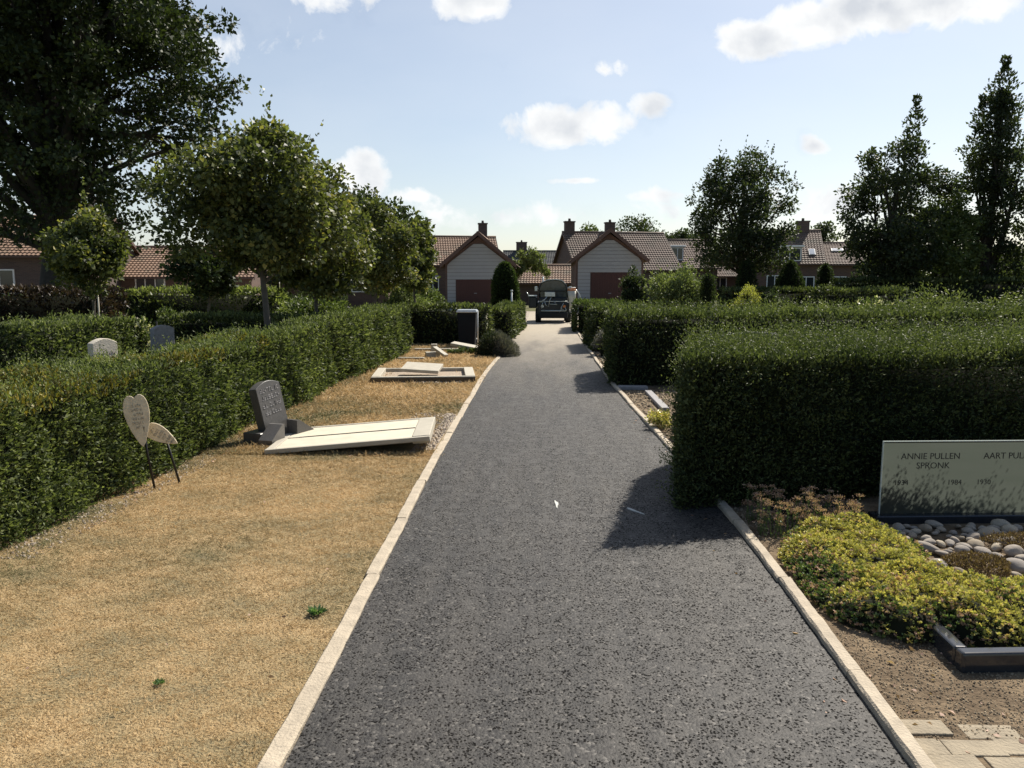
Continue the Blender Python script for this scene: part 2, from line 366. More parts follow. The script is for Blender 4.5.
def hedge(foot, z1, label, dens=5200, s0=.036, mats=('yew', 'yew_lit'), group=None, shag=.05, gold=None, top_lit=True, faces=(0, 1, 2, 3, 4), wob=.035, asp=.42, name='hedge', cat='hedge', shoots=1.0, inset=.13, zf=None):
    """clipped hedge on a four-cornered footprint (counter-clockwise): leafy skin round a solid dark core that blocks light"""
    q = Q(); foot = [np.array(p, float) for p in foot]
    ms = [M['core']] + [M[k] for k in mats] + ([M['yew_gold']] if gold else [])
    quad_box(q, foot, -.02, z1, inset, 0)  # solid dark core added to stop light passing through the leaves
    def emit(P, Nn, top):
        if zf is not None: P[:, 2] += (zf(P) - z1) * (P[:, 2] / z1)
        d = np.linalg.norm(P - np.array([0, 0, 1.6]), axis=1)
        f = np.clip(d / 6.5, 1, 5) ** .85
        keep = rng.random(len(P)) < 1 / f ** 2
        P, d, f = P[keep], d[keep], f[keep]; n = len(P)
        if n == 0: return
        Nv = np.broadcast_to(Nn, (n, 3))
        off = vn(P, 3.2, 5) * wob + vn(P, 11, 9) * wob * .5 - rng.random(n) ** 1.5 * .085 + .015
        # ragged edge
        P = P + Nv * off[:, None] + rng.normal(size=(n, 3)) * .012
        D = Nv * .75 + rng.normal(size=(n, 3)) * .55 + np.array([0, 0, .45])
        size = s0 * f * rng.uniform(.65, 1.35, n)
        lit = rng.random(n) < (.80 if top else .42)  # pale leaves weighted to the top: new growth plus painted sunlight
        r = np.clip(rng.random(n) * .75 + vn(P, 2.1, 3) * .18, 0, 1)
        if gold is not None:
            gm = gold(P) & (rng.random(n) < .65) & bool(top); 
        else: gm = np.zeros(n, bool)
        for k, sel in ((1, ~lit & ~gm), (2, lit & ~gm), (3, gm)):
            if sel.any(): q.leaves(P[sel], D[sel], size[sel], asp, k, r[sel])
        # loose shoots
        ns = int(n * (.05 if top else .018) * shoots)
        if ns:
            i = rng.integers(0, n, ns); B = P[i]
            DS = nrm(Nv[i] * .9 + rng.normal(size=(ns, 3)) * .4 + np.array([0, 0, .55]))
            ln = shag * rng.uniform(.4, 1.6, ns) * (1.35 if top else 1)
            for kk in range(5):
                t = (kk + 1) / 5
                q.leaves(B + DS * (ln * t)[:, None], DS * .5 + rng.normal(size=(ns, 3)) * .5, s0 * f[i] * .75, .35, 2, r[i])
    n = len(foot)
    for k in range(n):
        if k not in faces: continue
        a, b = foot[k], foot[(k + 1) % n]; L = np.linalg.norm(b - a)
        cnt = int(L * z1 * dens); s = rng.random(cnt); h = rng.random(cnt)
        P = np.zeros((cnt, 3)); P[:, :2] = a + (b - a) * s[:, None]; P[:, 2] = h * z1
        # slight batter
        t = (b - a) / L; Nn = np.array([t[1], -t[0], .0])
        P += Nn * (-.05 * (h ** 3))[:, None]
        emit(P, Nn, False)
    if 4 in faces:
        a, b, c, d_ = foot
        ar = .5 * abs(np.cross(b - a, d_ - a)) + .5 * abs(np.cross(b - c, d_ - c))
        cnt = int(ar * dens * 1.15); s = rng.random(cnt)[:, None]; h = rng.random(cnt)[:, None]
        XY = (a * (1 - s) + b * s) * (1 - h) + (d_ * (1 - s) + c * s) * h
        emit(np.column_stack([XY, np.full(cnt, z1)]), np.array([0, 0, 1.]), True)
    o = q.obj(name, ms)
    return tag(o, label, cat, group)

def revolve_core(q, prof, cx, cy, seg=18, mat=0, k=.86):
    V = []; 
    for z, r in prof:
        for j in range(seg):
            a = j * 2 * math.pi / seg; V.append((cx + r * k * math.cos(a), cy + r * k * math.sin(a), z))
    F = []
    for i in range(len(prof) - 1):
        for j in range(seg):
            F.append((i * seg + j, i * seg + (j + 1) % seg, (i + 1) * seg + (j + 1) % seg, (i + 1) * seg + j))
    q.add(V, F, mat)
def topiary(cx, cy, prof, label, n=5000, size=.06, m='box', group=None, name='clipped_conifer', cat='bush', loose=.05, core=True):
    """clipped bush with a revolved profile [(z, r), ...]"""
    q = Q()
    pz = np.array([p[0] for p in prof]); pr = np.array([p[1] for p in prof])
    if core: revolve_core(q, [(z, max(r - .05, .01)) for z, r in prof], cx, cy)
    zz = rng.uniform(pz[0], pz[-1], n * 2); rr = np.interp(zz, pz, pr); keep = rng.random(n * 2) < (rr + .1) / (pr.max() + .1)
    zz, rr = zz[keep], rr[keep]; c = len(zz); a = rng.uniform(0, 2 * np.pi, c)
    rr = rr * (1 + .05 * np.sin(3 * a + zz * 2)) + rng.normal(size=c) * loose * .6 - rng.random(c) * .05
    P = np.column_stack([cx + rr * np.cos(a), cy + rr * np.sin(a), zz])
    D = np.column_stack([np.cos(a), np.sin(a), np.full(c, .5)]) + rng.normal(size=(c, 3)) * .5
    q.leaves(P, D, size * rng.uniform(.6, 1.4, c), .5, 1, rng.random(c) * .9)
    o = q.obj(name, [M['core'], M[m]])
    return tag(o, label, cat, group)
def shrub(cx, cy, rx, ry, h, label, n=6000, size=.08, m='greenleaf', name='shrub', cat='shrub', group=None, nclump=40, z0=0.0, core=True, m2=None):
    """loose bush of leafy clumps, irregular outline"""
    q = Q()
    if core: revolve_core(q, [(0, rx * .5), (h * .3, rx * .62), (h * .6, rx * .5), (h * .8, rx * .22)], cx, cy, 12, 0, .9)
    th = rng.uniform(0, 2 * np.pi, nclump); ph = np.arccos(rng.uniform(-.25, 1, nclump)); rad = rng.uniform(.45, .95, nclump)
    C = np.column_stack([cx + rx * rad * np.sin(ph) * np.cos(th), cy + ry * rad * np.sin(ph) * np.sin(th), z0 + (h - z0) * (.45 + .5 * rad * np.cos(ph))])
    i = rng.integers(0, nclump, n); cr = min(rx, ry, h) * .26
    P = C[i] + rng.normal(size=(n, 3)) * cr * .62; P[:, 2] = np.maximum(P[:, 2], .02)
    D = nrm(P - np.array([cx, cy, h * .3])) + rng.normal(size=(n, 3)) * .7
    tone = rng.uniform(-.15, .15, nclump)[i]
    r = np.clip(rng.random(n) + tone, 0, 1)
    if m2:
        s2 = (rng.random(n) < .1) & (P[:, 2] > h * .45)
        q.leaves(P[~s2], D[~s2], size * rng.uniform(.6, 1.4, (~s2).sum()), .5, 1, r[~s2]); q.leaves(P[s2], D[s2], size * 1.2, .8, 2, r[s2])
    else: q.leaves(P, D, size * rng.uniform(.6, 1.4, n), .5, 1, r)
    o = q.obj(name, [M['core'], M[m]] + ([M[m2]] if m2 else []))
    return tag(o, label, cat, group)
def tree(x, y, prof, label, trunk_r=.08, trunk_top=None, nclump=90, nleaf=14000, clump_r=.4, size=.12, m='maple', bark='bark', group=None, lean=(0, 0), cat='tree',
         name='tree', spires=(), limbs=16, asp=.6, outer=.4, shoots=0, seed=1, droop=0, lump=.16, thin=None):
    """trunk with limbs and a crown of leaf clumps inside the envelope prof = [(z, r), ...]"""
    rs = np.random.default_rng(seed); root = empty(name, (x, y, 0), label, cat, group)
    pz = np.array([p[0] for p in prof]); pr = np.array([p[1] for p in prof])
    ztop = trunk_top or (pz[0] + (pz[-1] - pz[0]) * .75)
    lx, ly = lean
    def ax(z): return np.array([lx * z / pz[-1], ly * z / pz[-1], z])
    C = []
    while len(C) < nclump:
        z = rs.uniform(pz[0], pz[-1]); R_ = np.interp(z, pz, pr)
        if rs.random() > (R_ / pr.max()) ** 1.5 + .05: continue
        a = rs.uniform(0, 2 * np.pi); R_ *= 1 + lump * math.sin(2 * a + seed + z) + .10 * math.sin(5 * a + z)
        C.append(ax(z) + np.array([math.cos(a), math.sin(a), 0]) * R_ * rs.random() ** outer)
    C = np.array(C)
    q = Q()
    zs = np.linspace(-.05, ztop, 9); pts = np.array([ax(z) for z in zs]); pts[1:-1, :2] += rs.normal(size=(7, 2)) * trunk_r * .25
    rad = trunk_r * (1 - .72 * (zs / ztop).clip(0, 1)); rad[0] *= 1.25
    q.tube(pts, rad, 10)
    for k in range(limbs):
        c = C[rs.integers(nclump)]; z0 = rs.uniform(max(pz[0] * .8, .3 * pz[0]), min(c[2], ztop)) if c[2] > pz[0] * .8 else pz[0] * .8
        s = ax(z0); mid = (s + c) / 2 + np.array([0, 0, .08 * np.linalg.norm(c - s)]) + rs.normal(size=3) * .05 * np.linalg.norm(c - s)
        r0 = trunk_r * (1 - .72 * z0 / ztop) * .55
        tt = np.linspace(0, 1, 6)[:, None]; pp = s * (1 - tt) ** 2 + 2 * mid * tt * (1 - tt) + c * tt ** 2
        q.tube(pp, np.linspace(r0, r0 * .2, 6), 6)
        for j in range(2):
            c2 = C[np.argsort(np.linalg.norm(C - c, axis=1))[rs.integers(1, 6)]]
            q.tube(np.array([pp[3], (pp[3] + c2) / 2 + rs.normal(size=3) * .03, c2]), [r0 * .4, r0 * .25, r0 * .12], 5)
    q.obj('trunk', M[bark], root)
    q = Q()
    cr = clump_r * rs.uniform(.6, 1.3, nclump); wgt = cr ** 2; i = rs.choice(nclump, nleaf, p=wgt / wgt.sum())
    if thin is not None:
        kp = rs.random(nleaf) < np.interp(C[i][:, 2], [pz[0], thin[0]], [thin[1], 1]); i = i[kp]; nleaf = len(i)
    dv = nrm(rs.normal(size=(nleaf, 3))) * (rs.random(nleaf) ** .45)[:, None]; dv[:, 2] *= .75
    P = C[i] + dv * cr[i][:, None]
    D = dv * .8 + rs.normal(size=(nleaf, 3)) * .5 + np.array([0, 0, .1 - droop]); 
    r = np.clip(rs.random(nleaf) * .9 + rs.uniform(-.15, .15, nclump)[i], 0, 1)
    q.leaves(P, D, size * rs.uniform(.6, 1.35, nleaf), asp, 0, r, fold=.12)
    for k in range(shoots):                     # upright wispy shoots on the outline
        c = C[rs.integers(nclump)]
        if c[2] < pz[0] + (pz[-1] - pz[0]) * .55: continue
        L = clump_r * rs.uniform(1.0, 2.9); nn = 20; t = rs.random(nn)[:, None]
        dr = np.array([rs.normal() * .22 + (c[0] * .08), rs.normal() * .2, 1.]); dr /= np.linalg.norm(dr)
        q.leaves(c + dr * t * L + rs.normal(size=(nn, 3)) * .05 * clump_r, rs.normal(size=(nn, 3)) * .6 + dr, size * .8, asp, 0, None)
    for (dx, dz0, dz1, rr, nn) in spires:        # narrow leaders rising out of the crown
        z = rs.uniform(0, 1, nn) ** 1.5; rad_ = rr * (.10 + .9 * (1 - z) ** .8) * (1 + .45 * np.sin(z * 19 + dx) + .3 * np.sin(z * 47)) * rs.random(nn) ** .5
        a = rs.uniform(0, 2 * np.pi, nn)
        P = np.column_stack([dx + rad_ * np.cos(a) + .04 * np.sin(z * 9), rad_ * np.sin(a), dz0 + z * (dz1 - dz0)])
        q.leaves(P, np.column_stack([np.cos(a), np.sin(a), np.full(nn, 1.1)]) + rs.normal(size=(nn, 3)) * .4, size * rs.uniform(.6, 1.3, nn), asp, 0, rs.random(nn))
    q.obj('crown', M[m], root)
    return root

# ================================================================== SETTING
def sheet(name, pts, z, m, kind='structure', sub=0):
    bm = bmesh.new(); bm.faces.new([bm.verts.new((x, y, z)) for x, y in pts])
    o = bobj(name, bm, m); return tag(o, kind=kind)
sheet('ground', [(-1500, -300), (1500, -300), (1500, 2500), (-1500, 2500)], -.02, M['field'])
def lerp(t, y): return float(np.interp(y, [a for a, b in t], [b for a, b in t]))
LK = [(-3, -.835), (2.5, -.845), (4.3, -.88), (7, -.93), (13.8, -.95), (16.5, -.87), (24, -.78), (34, -.6), (46, -.6)]
RK = [(-3, 1.20), (2.4, 1.225), (3.6, 1.275), (5.4, 1.285), (8.4, 1.20), (12.1, 1.11), (18, 1.12), (26.5, 1.17), (34, 1.35), (46, 1.35)]
ys = np.concatenate([np.arange(-3, 20, .5), np.arange(20, 43.1, 1.5)])
def strip(name, fa, fb, ys_, z, m, kind='structure'):
    bm = bmesh.new(); prev = None
    for y in ys_:
        a = bm.verts.new((fa(y), y, z)); b = bm.verts.new((fb(y), y, z))
        if prev: bm.faces.new((prev[0], prev[1], b, a))
        prev = (a, b)
    return tag(bobj(name, bm, m), kind=kind)
strip('path', lambda y: lerp(LK, y), lambda y: lerp(RK, y), ys, .012, M['asphalt'])
strip('lawn', lambda y: -4.6, lambda y: lerp(LK, y) - .02, np.arange(-3, 22.1, .5), .0, M['lawn'])
strip('soil_bed', lambda y: lerp(RK, y) + .02, lambda y: 16, np.arange(-3, 30.1, .5), .0, M['soil'])
sheet('street', [(-60, 34), (60, 34), (60, 44), (-60, 44)], .004, simple('street_brick', (.30, .25, .20), .85, var=.2, scale=3, bump=.3))
def kerb(fun, side, y0, y1, w_, zt, lab):
    """weathered concrete edging stones laid end to end, chipped and slightly out of line"""
    bm = bmesh.new(); y = y0; rs = random.Random(3)
    while y < y1:
        L = 1.0; n = 24 if y < 12 else 6; a = fun(y); b = fun(y + L); j = rs.uniform(-.007, .007); j2 = rs.uniform(-.007, .007); jz = rs.uniform(-.006, .005); prev = None
        for k in range(n + 1):
            t = k / n; yk = y + .003 + t * (L - .006); x = a + (b - a) * t + j + (j2 - j) * t; pr = []
            for (px, pz) in ((0, -.1), (0, zt - .010), (.008, zt), (w_ - .008, zt), (w_, zt - .010), (w_, -.1)):
                nv = mnoise.noise_vector(Vector((x * 3 + px * 30, yk * 9, pz * 30))) + mnoise.noise_vector(Vector((px * 90, yk * 34, pz * 60))) * .6
                e = .0045 if pz > 0 else 0
                pr.append(bm.verts.new((x + side * px + nv.x * e, yk, pz + jz + nv.z * e * .7)))
            if prev:
                for i in range(5): bm.faces.new((prev[i], prev[i + 1], pr[i + 1], pr[i]))
            else: bm.faces.new(pr)
            prev = pr
        bm.faces.new(prev[::-1]); y += L
    bmesh.ops.recalc_face_normals(bm, faces=bm.faces)
    return tag(bobj('kerb', bm, M['kerb'], smooth=False), kind='structure')
kerb(lambda y: lerp(LK, y), -1, -3, 30, .075, .028, '')
kerb(lambda y: lerp(RK, y), 1, -3, 30, .065, .042, '')
# grass blades over the dry lawn: shorter and denser near the camera
def blades():
    q = Q()
    def patch(n, x0, x1, y0, y1, L0, w_):
        P = np.column_stack([rng.uniform(x0, x1, n), y0 + (y1 - y0) * rng.random(n) ** 1.5, np.full(n, .001)])
        lk = np.interp(P[:, 1], [a for a, b in LK], [b for a, b in LK])
        P = P[(P[:, 0] < lk - .045 + rng.normal(size=n) * .03)]; n = len(P)
        gx = P[:, 0] + 1.86; gy = P[:, 1] - 7.60
        keep = ~((np.abs(gx) < .70) & (np.abs(gy) < .52)) & ~((P[:, 0] > -2.6) & (P[:, 0] < -1.25) & (P[:, 1] > 12.2) & (P[:, 1] < 13.6))
        keep &= ~((P[:, 0] > -1.15) & (P[:, 1] > 7.2) & (P[:, 1] < 9.3) & (rng.random(n) < .93))
        P = P[keep]; n = len(P)
        d = P[:, 1]; f = np.clip(d / 3.0, 1, 4)
        # bunching
        clump = vn(P, 9, 21)
        P[:, :2] += np.column_stack([vn(P, 31, 4), vn(P, 29, 6)]) * .015
        D = rng.normal(size=(n, 3)) * np.array([1, 1, .3]) + np.array([-.25, -.1, .42]) + np.column_stack([vn(P, 4, 1), vn(P, 4, 2), np.zeros(n)]) * .8
        D[:, 2] = np.abs(D[:, 2])
        green = vn(P, 1.1, 31) + .5 * vn(P, 3.3, 32) + .50 * vn(P, 6, 33) + .25 * vn(P, 21, 34) + np.clip(.5 - (lk_d(P)), 0, .5) * 1.7 * (P[:, 1] < 4.5)
        # far end strip beside the hedge is greener
        green += .9 * np.exp(-((P[:, 0] + 2.55) / .45) ** 2) * np.exp(-((P[:, 1] - 9.2) / 1.6) ** 2) + .5 * (P[:, 0] < -3.0)
        r = np.clip(.76 - .40 * np.clip(green, -.5, 1.3) + rng.normal(size=n) * .16 + clump * .05, 0, 1)
        q.leaves(P, D, L0 * f ** .6 * rng.uniform(.5, 1.5, n), w_ * 1.0, 0, r, fold=.1)
    def lk_d(P): return np.interp(P[:, 1], [a for a, b in LK], [b for a, b in LK]) - P[:, 0]
    patch(260000, -3.6, -.85, 1.6, 7.5, .019, .10)
    patch(90000, -3.6, -.85, 7.0, 20, .028, .15)
    # small green tufts
    return tag(q.obj('grass', M['straw']), kind='stuff')
blades()
# small stones and crumbs strewn on the soil and gravel
def crumbs(name, regions, m, seed):
    rs = np.random.default_rng(seed); q = Q()
    for (x0, x1, y0, y1, n, s) in regions:
        P = np.column_stack([rs.uniform(x0, x1, n), rs.uniform(y0, y1, n), np.zeros(n)])
        sz = s * np.clip(rs.lognormal(0, .55, n), .3, 2.2)
        # squashed 6-sided lumps from 4 quads (two tilted rhombi)
        ang = rs.uniform(0, 6.28, n); base = []
        for k in range(4):
            a = ang + k * math.pi / 2 + rs.uniform(-.3, .3, n); base.append(np.column_stack([P[:, 0] + np.cos(a) * sz, P[:, 1] + np.sin(a) * sz, P[:, 2] - .002]))
        top = []
        for k in range(4):
            a = ang + k * math.pi / 2 + rs.uniform(-.3, .3, n); top.append(np.column_stack([P[:, 0] + np.cos(a) * sz * .55, P[:, 1] + np.sin(a) * sz * .55, P[:, 2] + sz * rs.uniform(.5, 1.0, n)]))
        V = np.stack(base + top, 1).reshape(-1, 3); o = np.arange(n)[:, None] * 8
        Fs = [np.concatenate([o + a for a in f], 1) for f in ((0, 1, 5, 4), (1, 2, 6, 5), (2, 3, 7, 6), (3, 0, 4, 7), (4, 5, 6, 7))]
        q.add(V, np.stack(Fs, 1).reshape(-1, 4), 0, np.repeat(rs.random(n), 8))
    return tag(q.obj(name, m), kind='stuff')
M['crumb'] = foliage('soil_crumb', (.08, .060, .040), (.34, .27, .18), 0, .9, .2, .2, 5)
M['gravelstone'] = foliage('gravel_stone', (.14, .11, .085), (.40, .34, .27), 0, .8, .2, .2, 5)
crumbs('soil_crumbs', [(1.34, 2.6, 2.60, 3.45, 9000, .0030), (1.34, 2.3, 1.9, 2.75, 2500, .0022), (1.30, 2.2, 4.7, 5.4, 900, .007), (1.25, 2.6, 7.9, 11.5, 2600, .013), (1.2, 2.4, 14.8, 17.8, 900, .018)], M['crumb'], 3)
crumbs('gravel', [(-1.16, -1.03, 7.2, 9.2, 900, .011), (-1.55, -1.05, 8.5, 9.3, 700, .011), (-2.6, -1.3, 12.2, 13.7, 2600, .016), (-3.3, -2.95, 4.2, 9, 2500, .006)], M['gravelstone'], 4)
sheet('gravel_strip', [(-1.25, 7.1), (-1.02, 7.1), (-1.03, 9.3), (-1.5, 9.3), (-1.5, 8.6), (-1.22, 8.5)], .004, M['gravel'])
# pavers, lower right corner
def pavers():
    bm = bmesh.new(); rs = random.Random(5)
    for r in range(9):
        for c in range(5):
            x0 = 1.31 + c * .21 + (.0 if r % 2 == 0 else .0); y0 = 2.70 - (r + 1) * .105
            if r % 2: x0 += .105
            if c == 4 and r % 2: continue
            if r == 0 and c > 2: continue
            Mx = Matrix.Translation((rs.uniform(-.003, .003), rs.uniform(-.003, .003), rs.uniform(-.004, .004))) @ Matrix.Rotation(rs.uniform(-.012, .012), 4, 'Z')
            box(bm, x0, x0 + .194, y0, y0 + .092, -.06, .006, .004, 2, 0, Mx)
    for r in range(9):
        if r % 2:
            y0 = 2.70 - (r + 1) * .105; box(bm, 1.31, 1.409, y0, y0 + .098, -.06, .006, .004, 2)
    tag(bobj('paving', bm, M['paver']), kind='structure')
pavers()

# ================================================================== HOUSES
def brick(name, c1, c2, mort, scale):
    m, t, b = mat(name); L = t.links.new
    g = t.nodes.new('ShaderNodeTexCoord'); sx = t.nodes.new('ShaderNodeSeparateXYZ'); L(g.outputs['Object'], sx.inputs[0])
    ad = t.nodes.new('ShaderNodeMath'); ad.operation = 'ADD'; L(sx.outputs[0], ad.inputs[0]); L(sx.outputs[1], ad.inputs[1])
    cb_ = t.nodes.new('ShaderNodeCombineXYZ'); L(ad.outputs[0], cb_.inputs[0]); L(sx.outputs[2], cb_.inputs[1])
    bt = t.nodes.new('ShaderNodeTexBrick'); L(cb_.outputs[0], bt.inputs[0]); bt.inputs['Scale'].default_value = 1
    bt.inputs['Brick Width'].default_value = .22; bt.inputs['Row Height'].default_value = .065; bt.inputs['Mortar Size'].default_value = .006
    bt.inputs['Color1'].default_value = (*c1, 1); bt.inputs['Color2'].default_value = (*c2, 1); bt.inputs['Mortar'].default_value = (*mort, 1)
    L(bt.outputs[0], b.inputs['Base Color']); b.inputs['Roughness'].default_value = .9
    return m
M['brick'] = brick('brick', (.13, .07, .05), (.09, .05, .04), (.14, .125, .105), 1)
M['brick_dark'] = brick('brick_dark', (.11, .07, .055), (.075, .05, .042), (.12, .11, .10), 1)
def tile_mat(name, c1, c2, moss):
    m, t, b = mat(name); L = t.links.new
    g = t.nodes.new('ShaderNodeNewGeometry')
    n = t.nodes.new('ShaderNodeTexNoise'); n.inputs['Scale'].default_value = 5; n.inputs['Detail'].default_value = 2; L(g.outputs['Position'], n.inputs[0])
    n2 = t.nodes.new('ShaderNodeTexNoise'); n2.inputs['Scale'].default_value = .7; n2.inputs['Detail'].default_value = 5; L(g.outputs['Position'], n2.inputs[0])
    mx = t.nodes.new('ShaderNodeMix'); mx.data_type = 'RGBA'; L(n.outputs['Fac'], mx.inputs[0]); mx.inputs[6].default_value = (*c1, 1); mx.inputs[7].default_value = (*c2, 1)
    cr = t.nodes.new('ShaderNodeMapRange'); cr.inputs[1].default_value = .5; cr.inputs[2].default_value = .72; L(n2.outputs['Fac'], cr.inputs[0])
    m2 = t.nodes.new('ShaderNodeMix'); m2.data_type = 'RGBA'; L(cr.outputs[0], m2.inputs[0]); L(mx.outputs[2], m2.inputs[6]); m2.inputs[7].default_value = (*moss, 1)
    L(m2.outputs[2], b.inputs['Base Color']); b.inputs['Roughness'].default_value = .75; b.inputs['Specular IOR Level'].default_value = .25
    return m
M['tile_red'] = tile_mat('roof_tile_red', (.17, .105, .07), (.30, .195, .135), (.12, .10, .07))
M['tile_brown'] = tile_mat('roof_tile_brown', (.11, .078, .062), (.21, .15, .12), (.10, .085, .065))
M['tile_slate'] = tile_mat('roof_tile_grey', (.045, .05, .055), (.075, .08, .085), (.06, .06, .055))
M['verge'] = simple('verge_board', (.10, .060, .045), .7)
M['clap'] = simple('grey_clapboard', (.33, .34, .335), .6, var=.04, scale=3)
M['door_red'] = simple('red_brown_door', (.062, .020, .014), .6, var=.1)
M['white'] = simple('white_paint', (.75, .75, .72), .5, var=.03)
M['glass_dark'] = simple('window_glass', (.02, .025, .03), .06, spec=.8, var=.1)
M['lead'] = simple('lead', (.25, .26, .27), .5)
def tile_slope(bm, p0, u_, v_, width, length, pitch=.21, row=.30, mat=0):
    """pantiled roof plane: p0 eave corner, u_ along the eave, v_ up the slope (unit vectors)"""
    p0 = Vector(p0); u_ = Vector(u_); v_ = Vector(v_); nn = u_.cross(v_)
    if nn.z < 0: nn = -nn
    nu = max(2, int(width / pitch)) * 6; nr = max(1, int(length / row)); du = width / nu; dr = length / nr
    prev = None
    for r in range(nr):
        for e, lift in ((0, .045), (1, .0)):
            ring = []
            for i in range(nu + 1):
                ph = (i % 6) / 6 * 2 * math.pi
                ring.append(bm.verts.new(p0 + u_ * (i * du) + v_ * ((r + e) * dr) + nn * (lift + .035 * (math.sin(ph) + 1) * .5 + .02)))
            if prev:
                for i in range(nu):
                    f = bm.faces.new((prev[i], prev[i + 1], ring[i + 1], ring[i])); f.material_index = mat
            prev = ring
def window(parent, x0, x1, z0, z1, y, frame='white', mull=1, name='window'):
    bm = bmesh.new(); t = .07
    box(bm, x0, x1, y - .05, y + .02, z0, z0 + t); box(bm, x0, x1, y - .05, y + .02, z1 - t, z1)
    box(bm, x0, x0 + t, y - .048, y + .02, z0 + t, z1 - t); box(bm, x1 - t, x1, y - .048, y + .02, z0 + t, z1 - t)
    for k in range(mull):
        xm = x0 + (x1 - x0) * (k + 1) / (mull + 1); box(bm, xm - .03, xm + .03, y - .046, y + .02, z0 + t, z1 - t)
    o = bobj(name, bm, M[frame], parent)
    bm = bmesh.new(); box(bm, x0 + t * .5, x1 - t * .5, y - .02, y - .005, z0 + t * .5, z1 - t * .5); bobj('pane', bm, M['glass_dark'], o)
    return o
def chimney(parent, x, y, z0, z1, w_=.7, d_=.5, m='brick_dark'):
    bm = bmesh.new(); box(bm, x - w_ / 2, x + w_ / 2, y - d_ / 2, y + d_ / 2, z0, z1); box(bm, x - w_ / 2 - .05, x + w_ / 2 + .05, y - d_ / 2 - .05, y + d_ / 2 + .05, z1, z1 + .1)
    tube(bm, [(x, y, z1 + .1), (x, y, z1 + .32)], [.12, .1], 8)
    return bobj('chimney', bm, M[m], parent)
def house(loc, rz, W, D, ze, zr, label, tile='tile_red', wall='brick', wins=(), chims=(), skylights=(), group=None, name='house', over=.35, dormers=()):
    """ridge along local x; front towards -y. origin at the front left corner on the ground"""
    root = empty(name, loc, label, 'house', group, rz)
    bm = bmesh.new()
    outline = [(0, 0), (D, 0), (D, ze), (D / 2, zr - .12), (0, ze)]
    a = [bm.verts.new((0, y, z)) for y, z in outline]; b = [bm.verts.new((W, y, z)) for y, z in outline]
    bm.faces.new(a); bm.faces.new(b[::-1])
    for i in range(5):
        if i in (2, 3): continue
        bm.faces.new((a[i], b[i], b[(i + 1) % 5], a[(i + 1) % 5]))
    bmesh.ops.recalc_face_normals(bm, faces=bm.faces)
    bobj('wall', bm, M[wall], root)
    bm = bmesh.new(); sl = Vector((0, D / 2, zr - ze)); L = sl.length; v_ = sl / L; L2 = L + over
    p0 = Vector((-.25, 0, ze)) - v_ * over
    tile_slope(bm, p0, (1, 0, 0), v_, W + .5, L2)
    v2 = Vector((0, -v_.y, v_.z)); p1 = Vector((-.25, D, ze)) - v2 * over
    tile_slope(bm, p1, (1, 0, 0), v2, W + .5, L2)
    # deck under the tiles and ridge caps
    for pp, vv in ((p0, v_), (p1, v2)):
        c = [pp, pp + Vector((W + .5, 0, 0)), pp + Vector((W + .5, 0, 0)) + vv * L2, pp + vv * L2]
        bm.faces.new([bm.verts.new(q) for q in c])
    tube(bm, [(-.28, D / 2, zr + .05), (W + .28, D / 2, zr + .05)], .11, 8)
    rf = bobj('roof', bm, M[tile], root)
    bm = bmesh.new()
    for x in (-.27, W + .23):
        for pp, vv in ((p0, v_), (p1, v2)):
            a_ = Vector((x, pp.y, pp.z - .12)); b_ = a_ + vv * L2
            q = [a_, b_, b_ + Vector((0, 0, .2)), a_ + Vector((0, 0, .2))]
            f1 = [bm.verts.new(k) for k in q]; f2 = [bm.verts.new(k + Vector((.04, 0, 0))) for k in q]
            bm.faces.new(f1); bm.faces.new(f2[::-1])
            for i in range(4): bm.faces.new((f1[i], f2[i], f2[(i + 1) % 4], f1[(i + 1) % 4]))
    box(bm, -.2, W + .2, p0.y - .09, p0.y + .0, p0.z - .06, p0.z + .05)
    bobj('verge_board', bm, M['verge'], root)
    for (x0, x1, z0, z1, mu) in wins: window(root, x0, x1, z0, z1, -.01, mull=mu)
    for (x, yo, zt, w_) in chims: chimney(root, x, D / 2 + yo, zr - .9, zt, w_)
    for (x, t, w_, h_) in skylights:
        bm = bmesh.new(); pc = p0 + v_ * (L2 * t); nn = Vector((1, 0, 0)).cross(v_)
        Mx = Matrix.Translation(Vector((x, pc.y, pc.z)) + nn * .09) @ Matrix.Rotation(math.atan2(v_.z, v_.y), 4, 'X')
        box(bm, -w_ / 2, w_ / 2, -h_ / 2, h_ / 2, 0, .07, .01, 1, 0, Mx); o = bobj('skylight', bm, M['lead'], root)
        bm = bmesh.new(); box(bm, -w_ / 2 + .07, w_ / 2 - .07, -h_ / 2 + .07, h_ / 2 - .07, .071, .085, 0, 1, 0, Mx); bobj('pane', bm, M['skyglass'], o)
    for (x0, x1, t, hh) in dormers:
        pc = p0 + v_ * (L2 * t); g = empty('dormer', (0, 0, 0), None, None); g.parent = root
        bm = bmesh.new(); box(bm, x0, x1, pc.y, D / 2, pc.z - .05, pc.z + hh); bobj('dormer_wall', bm, M['lead'], g)
        bm = bmesh.new(); box(bm, x0 - .15, x1 + .15, pc.y - .2, D / 2, pc.z + hh, pc.z + hh + .14, .02, 1); bobj('dormer_roof', bm, M['white'], g)
        window(g, x0 + .05, x1 - .05, pc.z + .1, pc.z + hh - .04, pc.y - .01, mull=2)
    return root
M['skyglass'] = simple('skylight_glass', (.55, .58, .6), .08, .6, var=.02)
def flat_dormer_fix(): pass
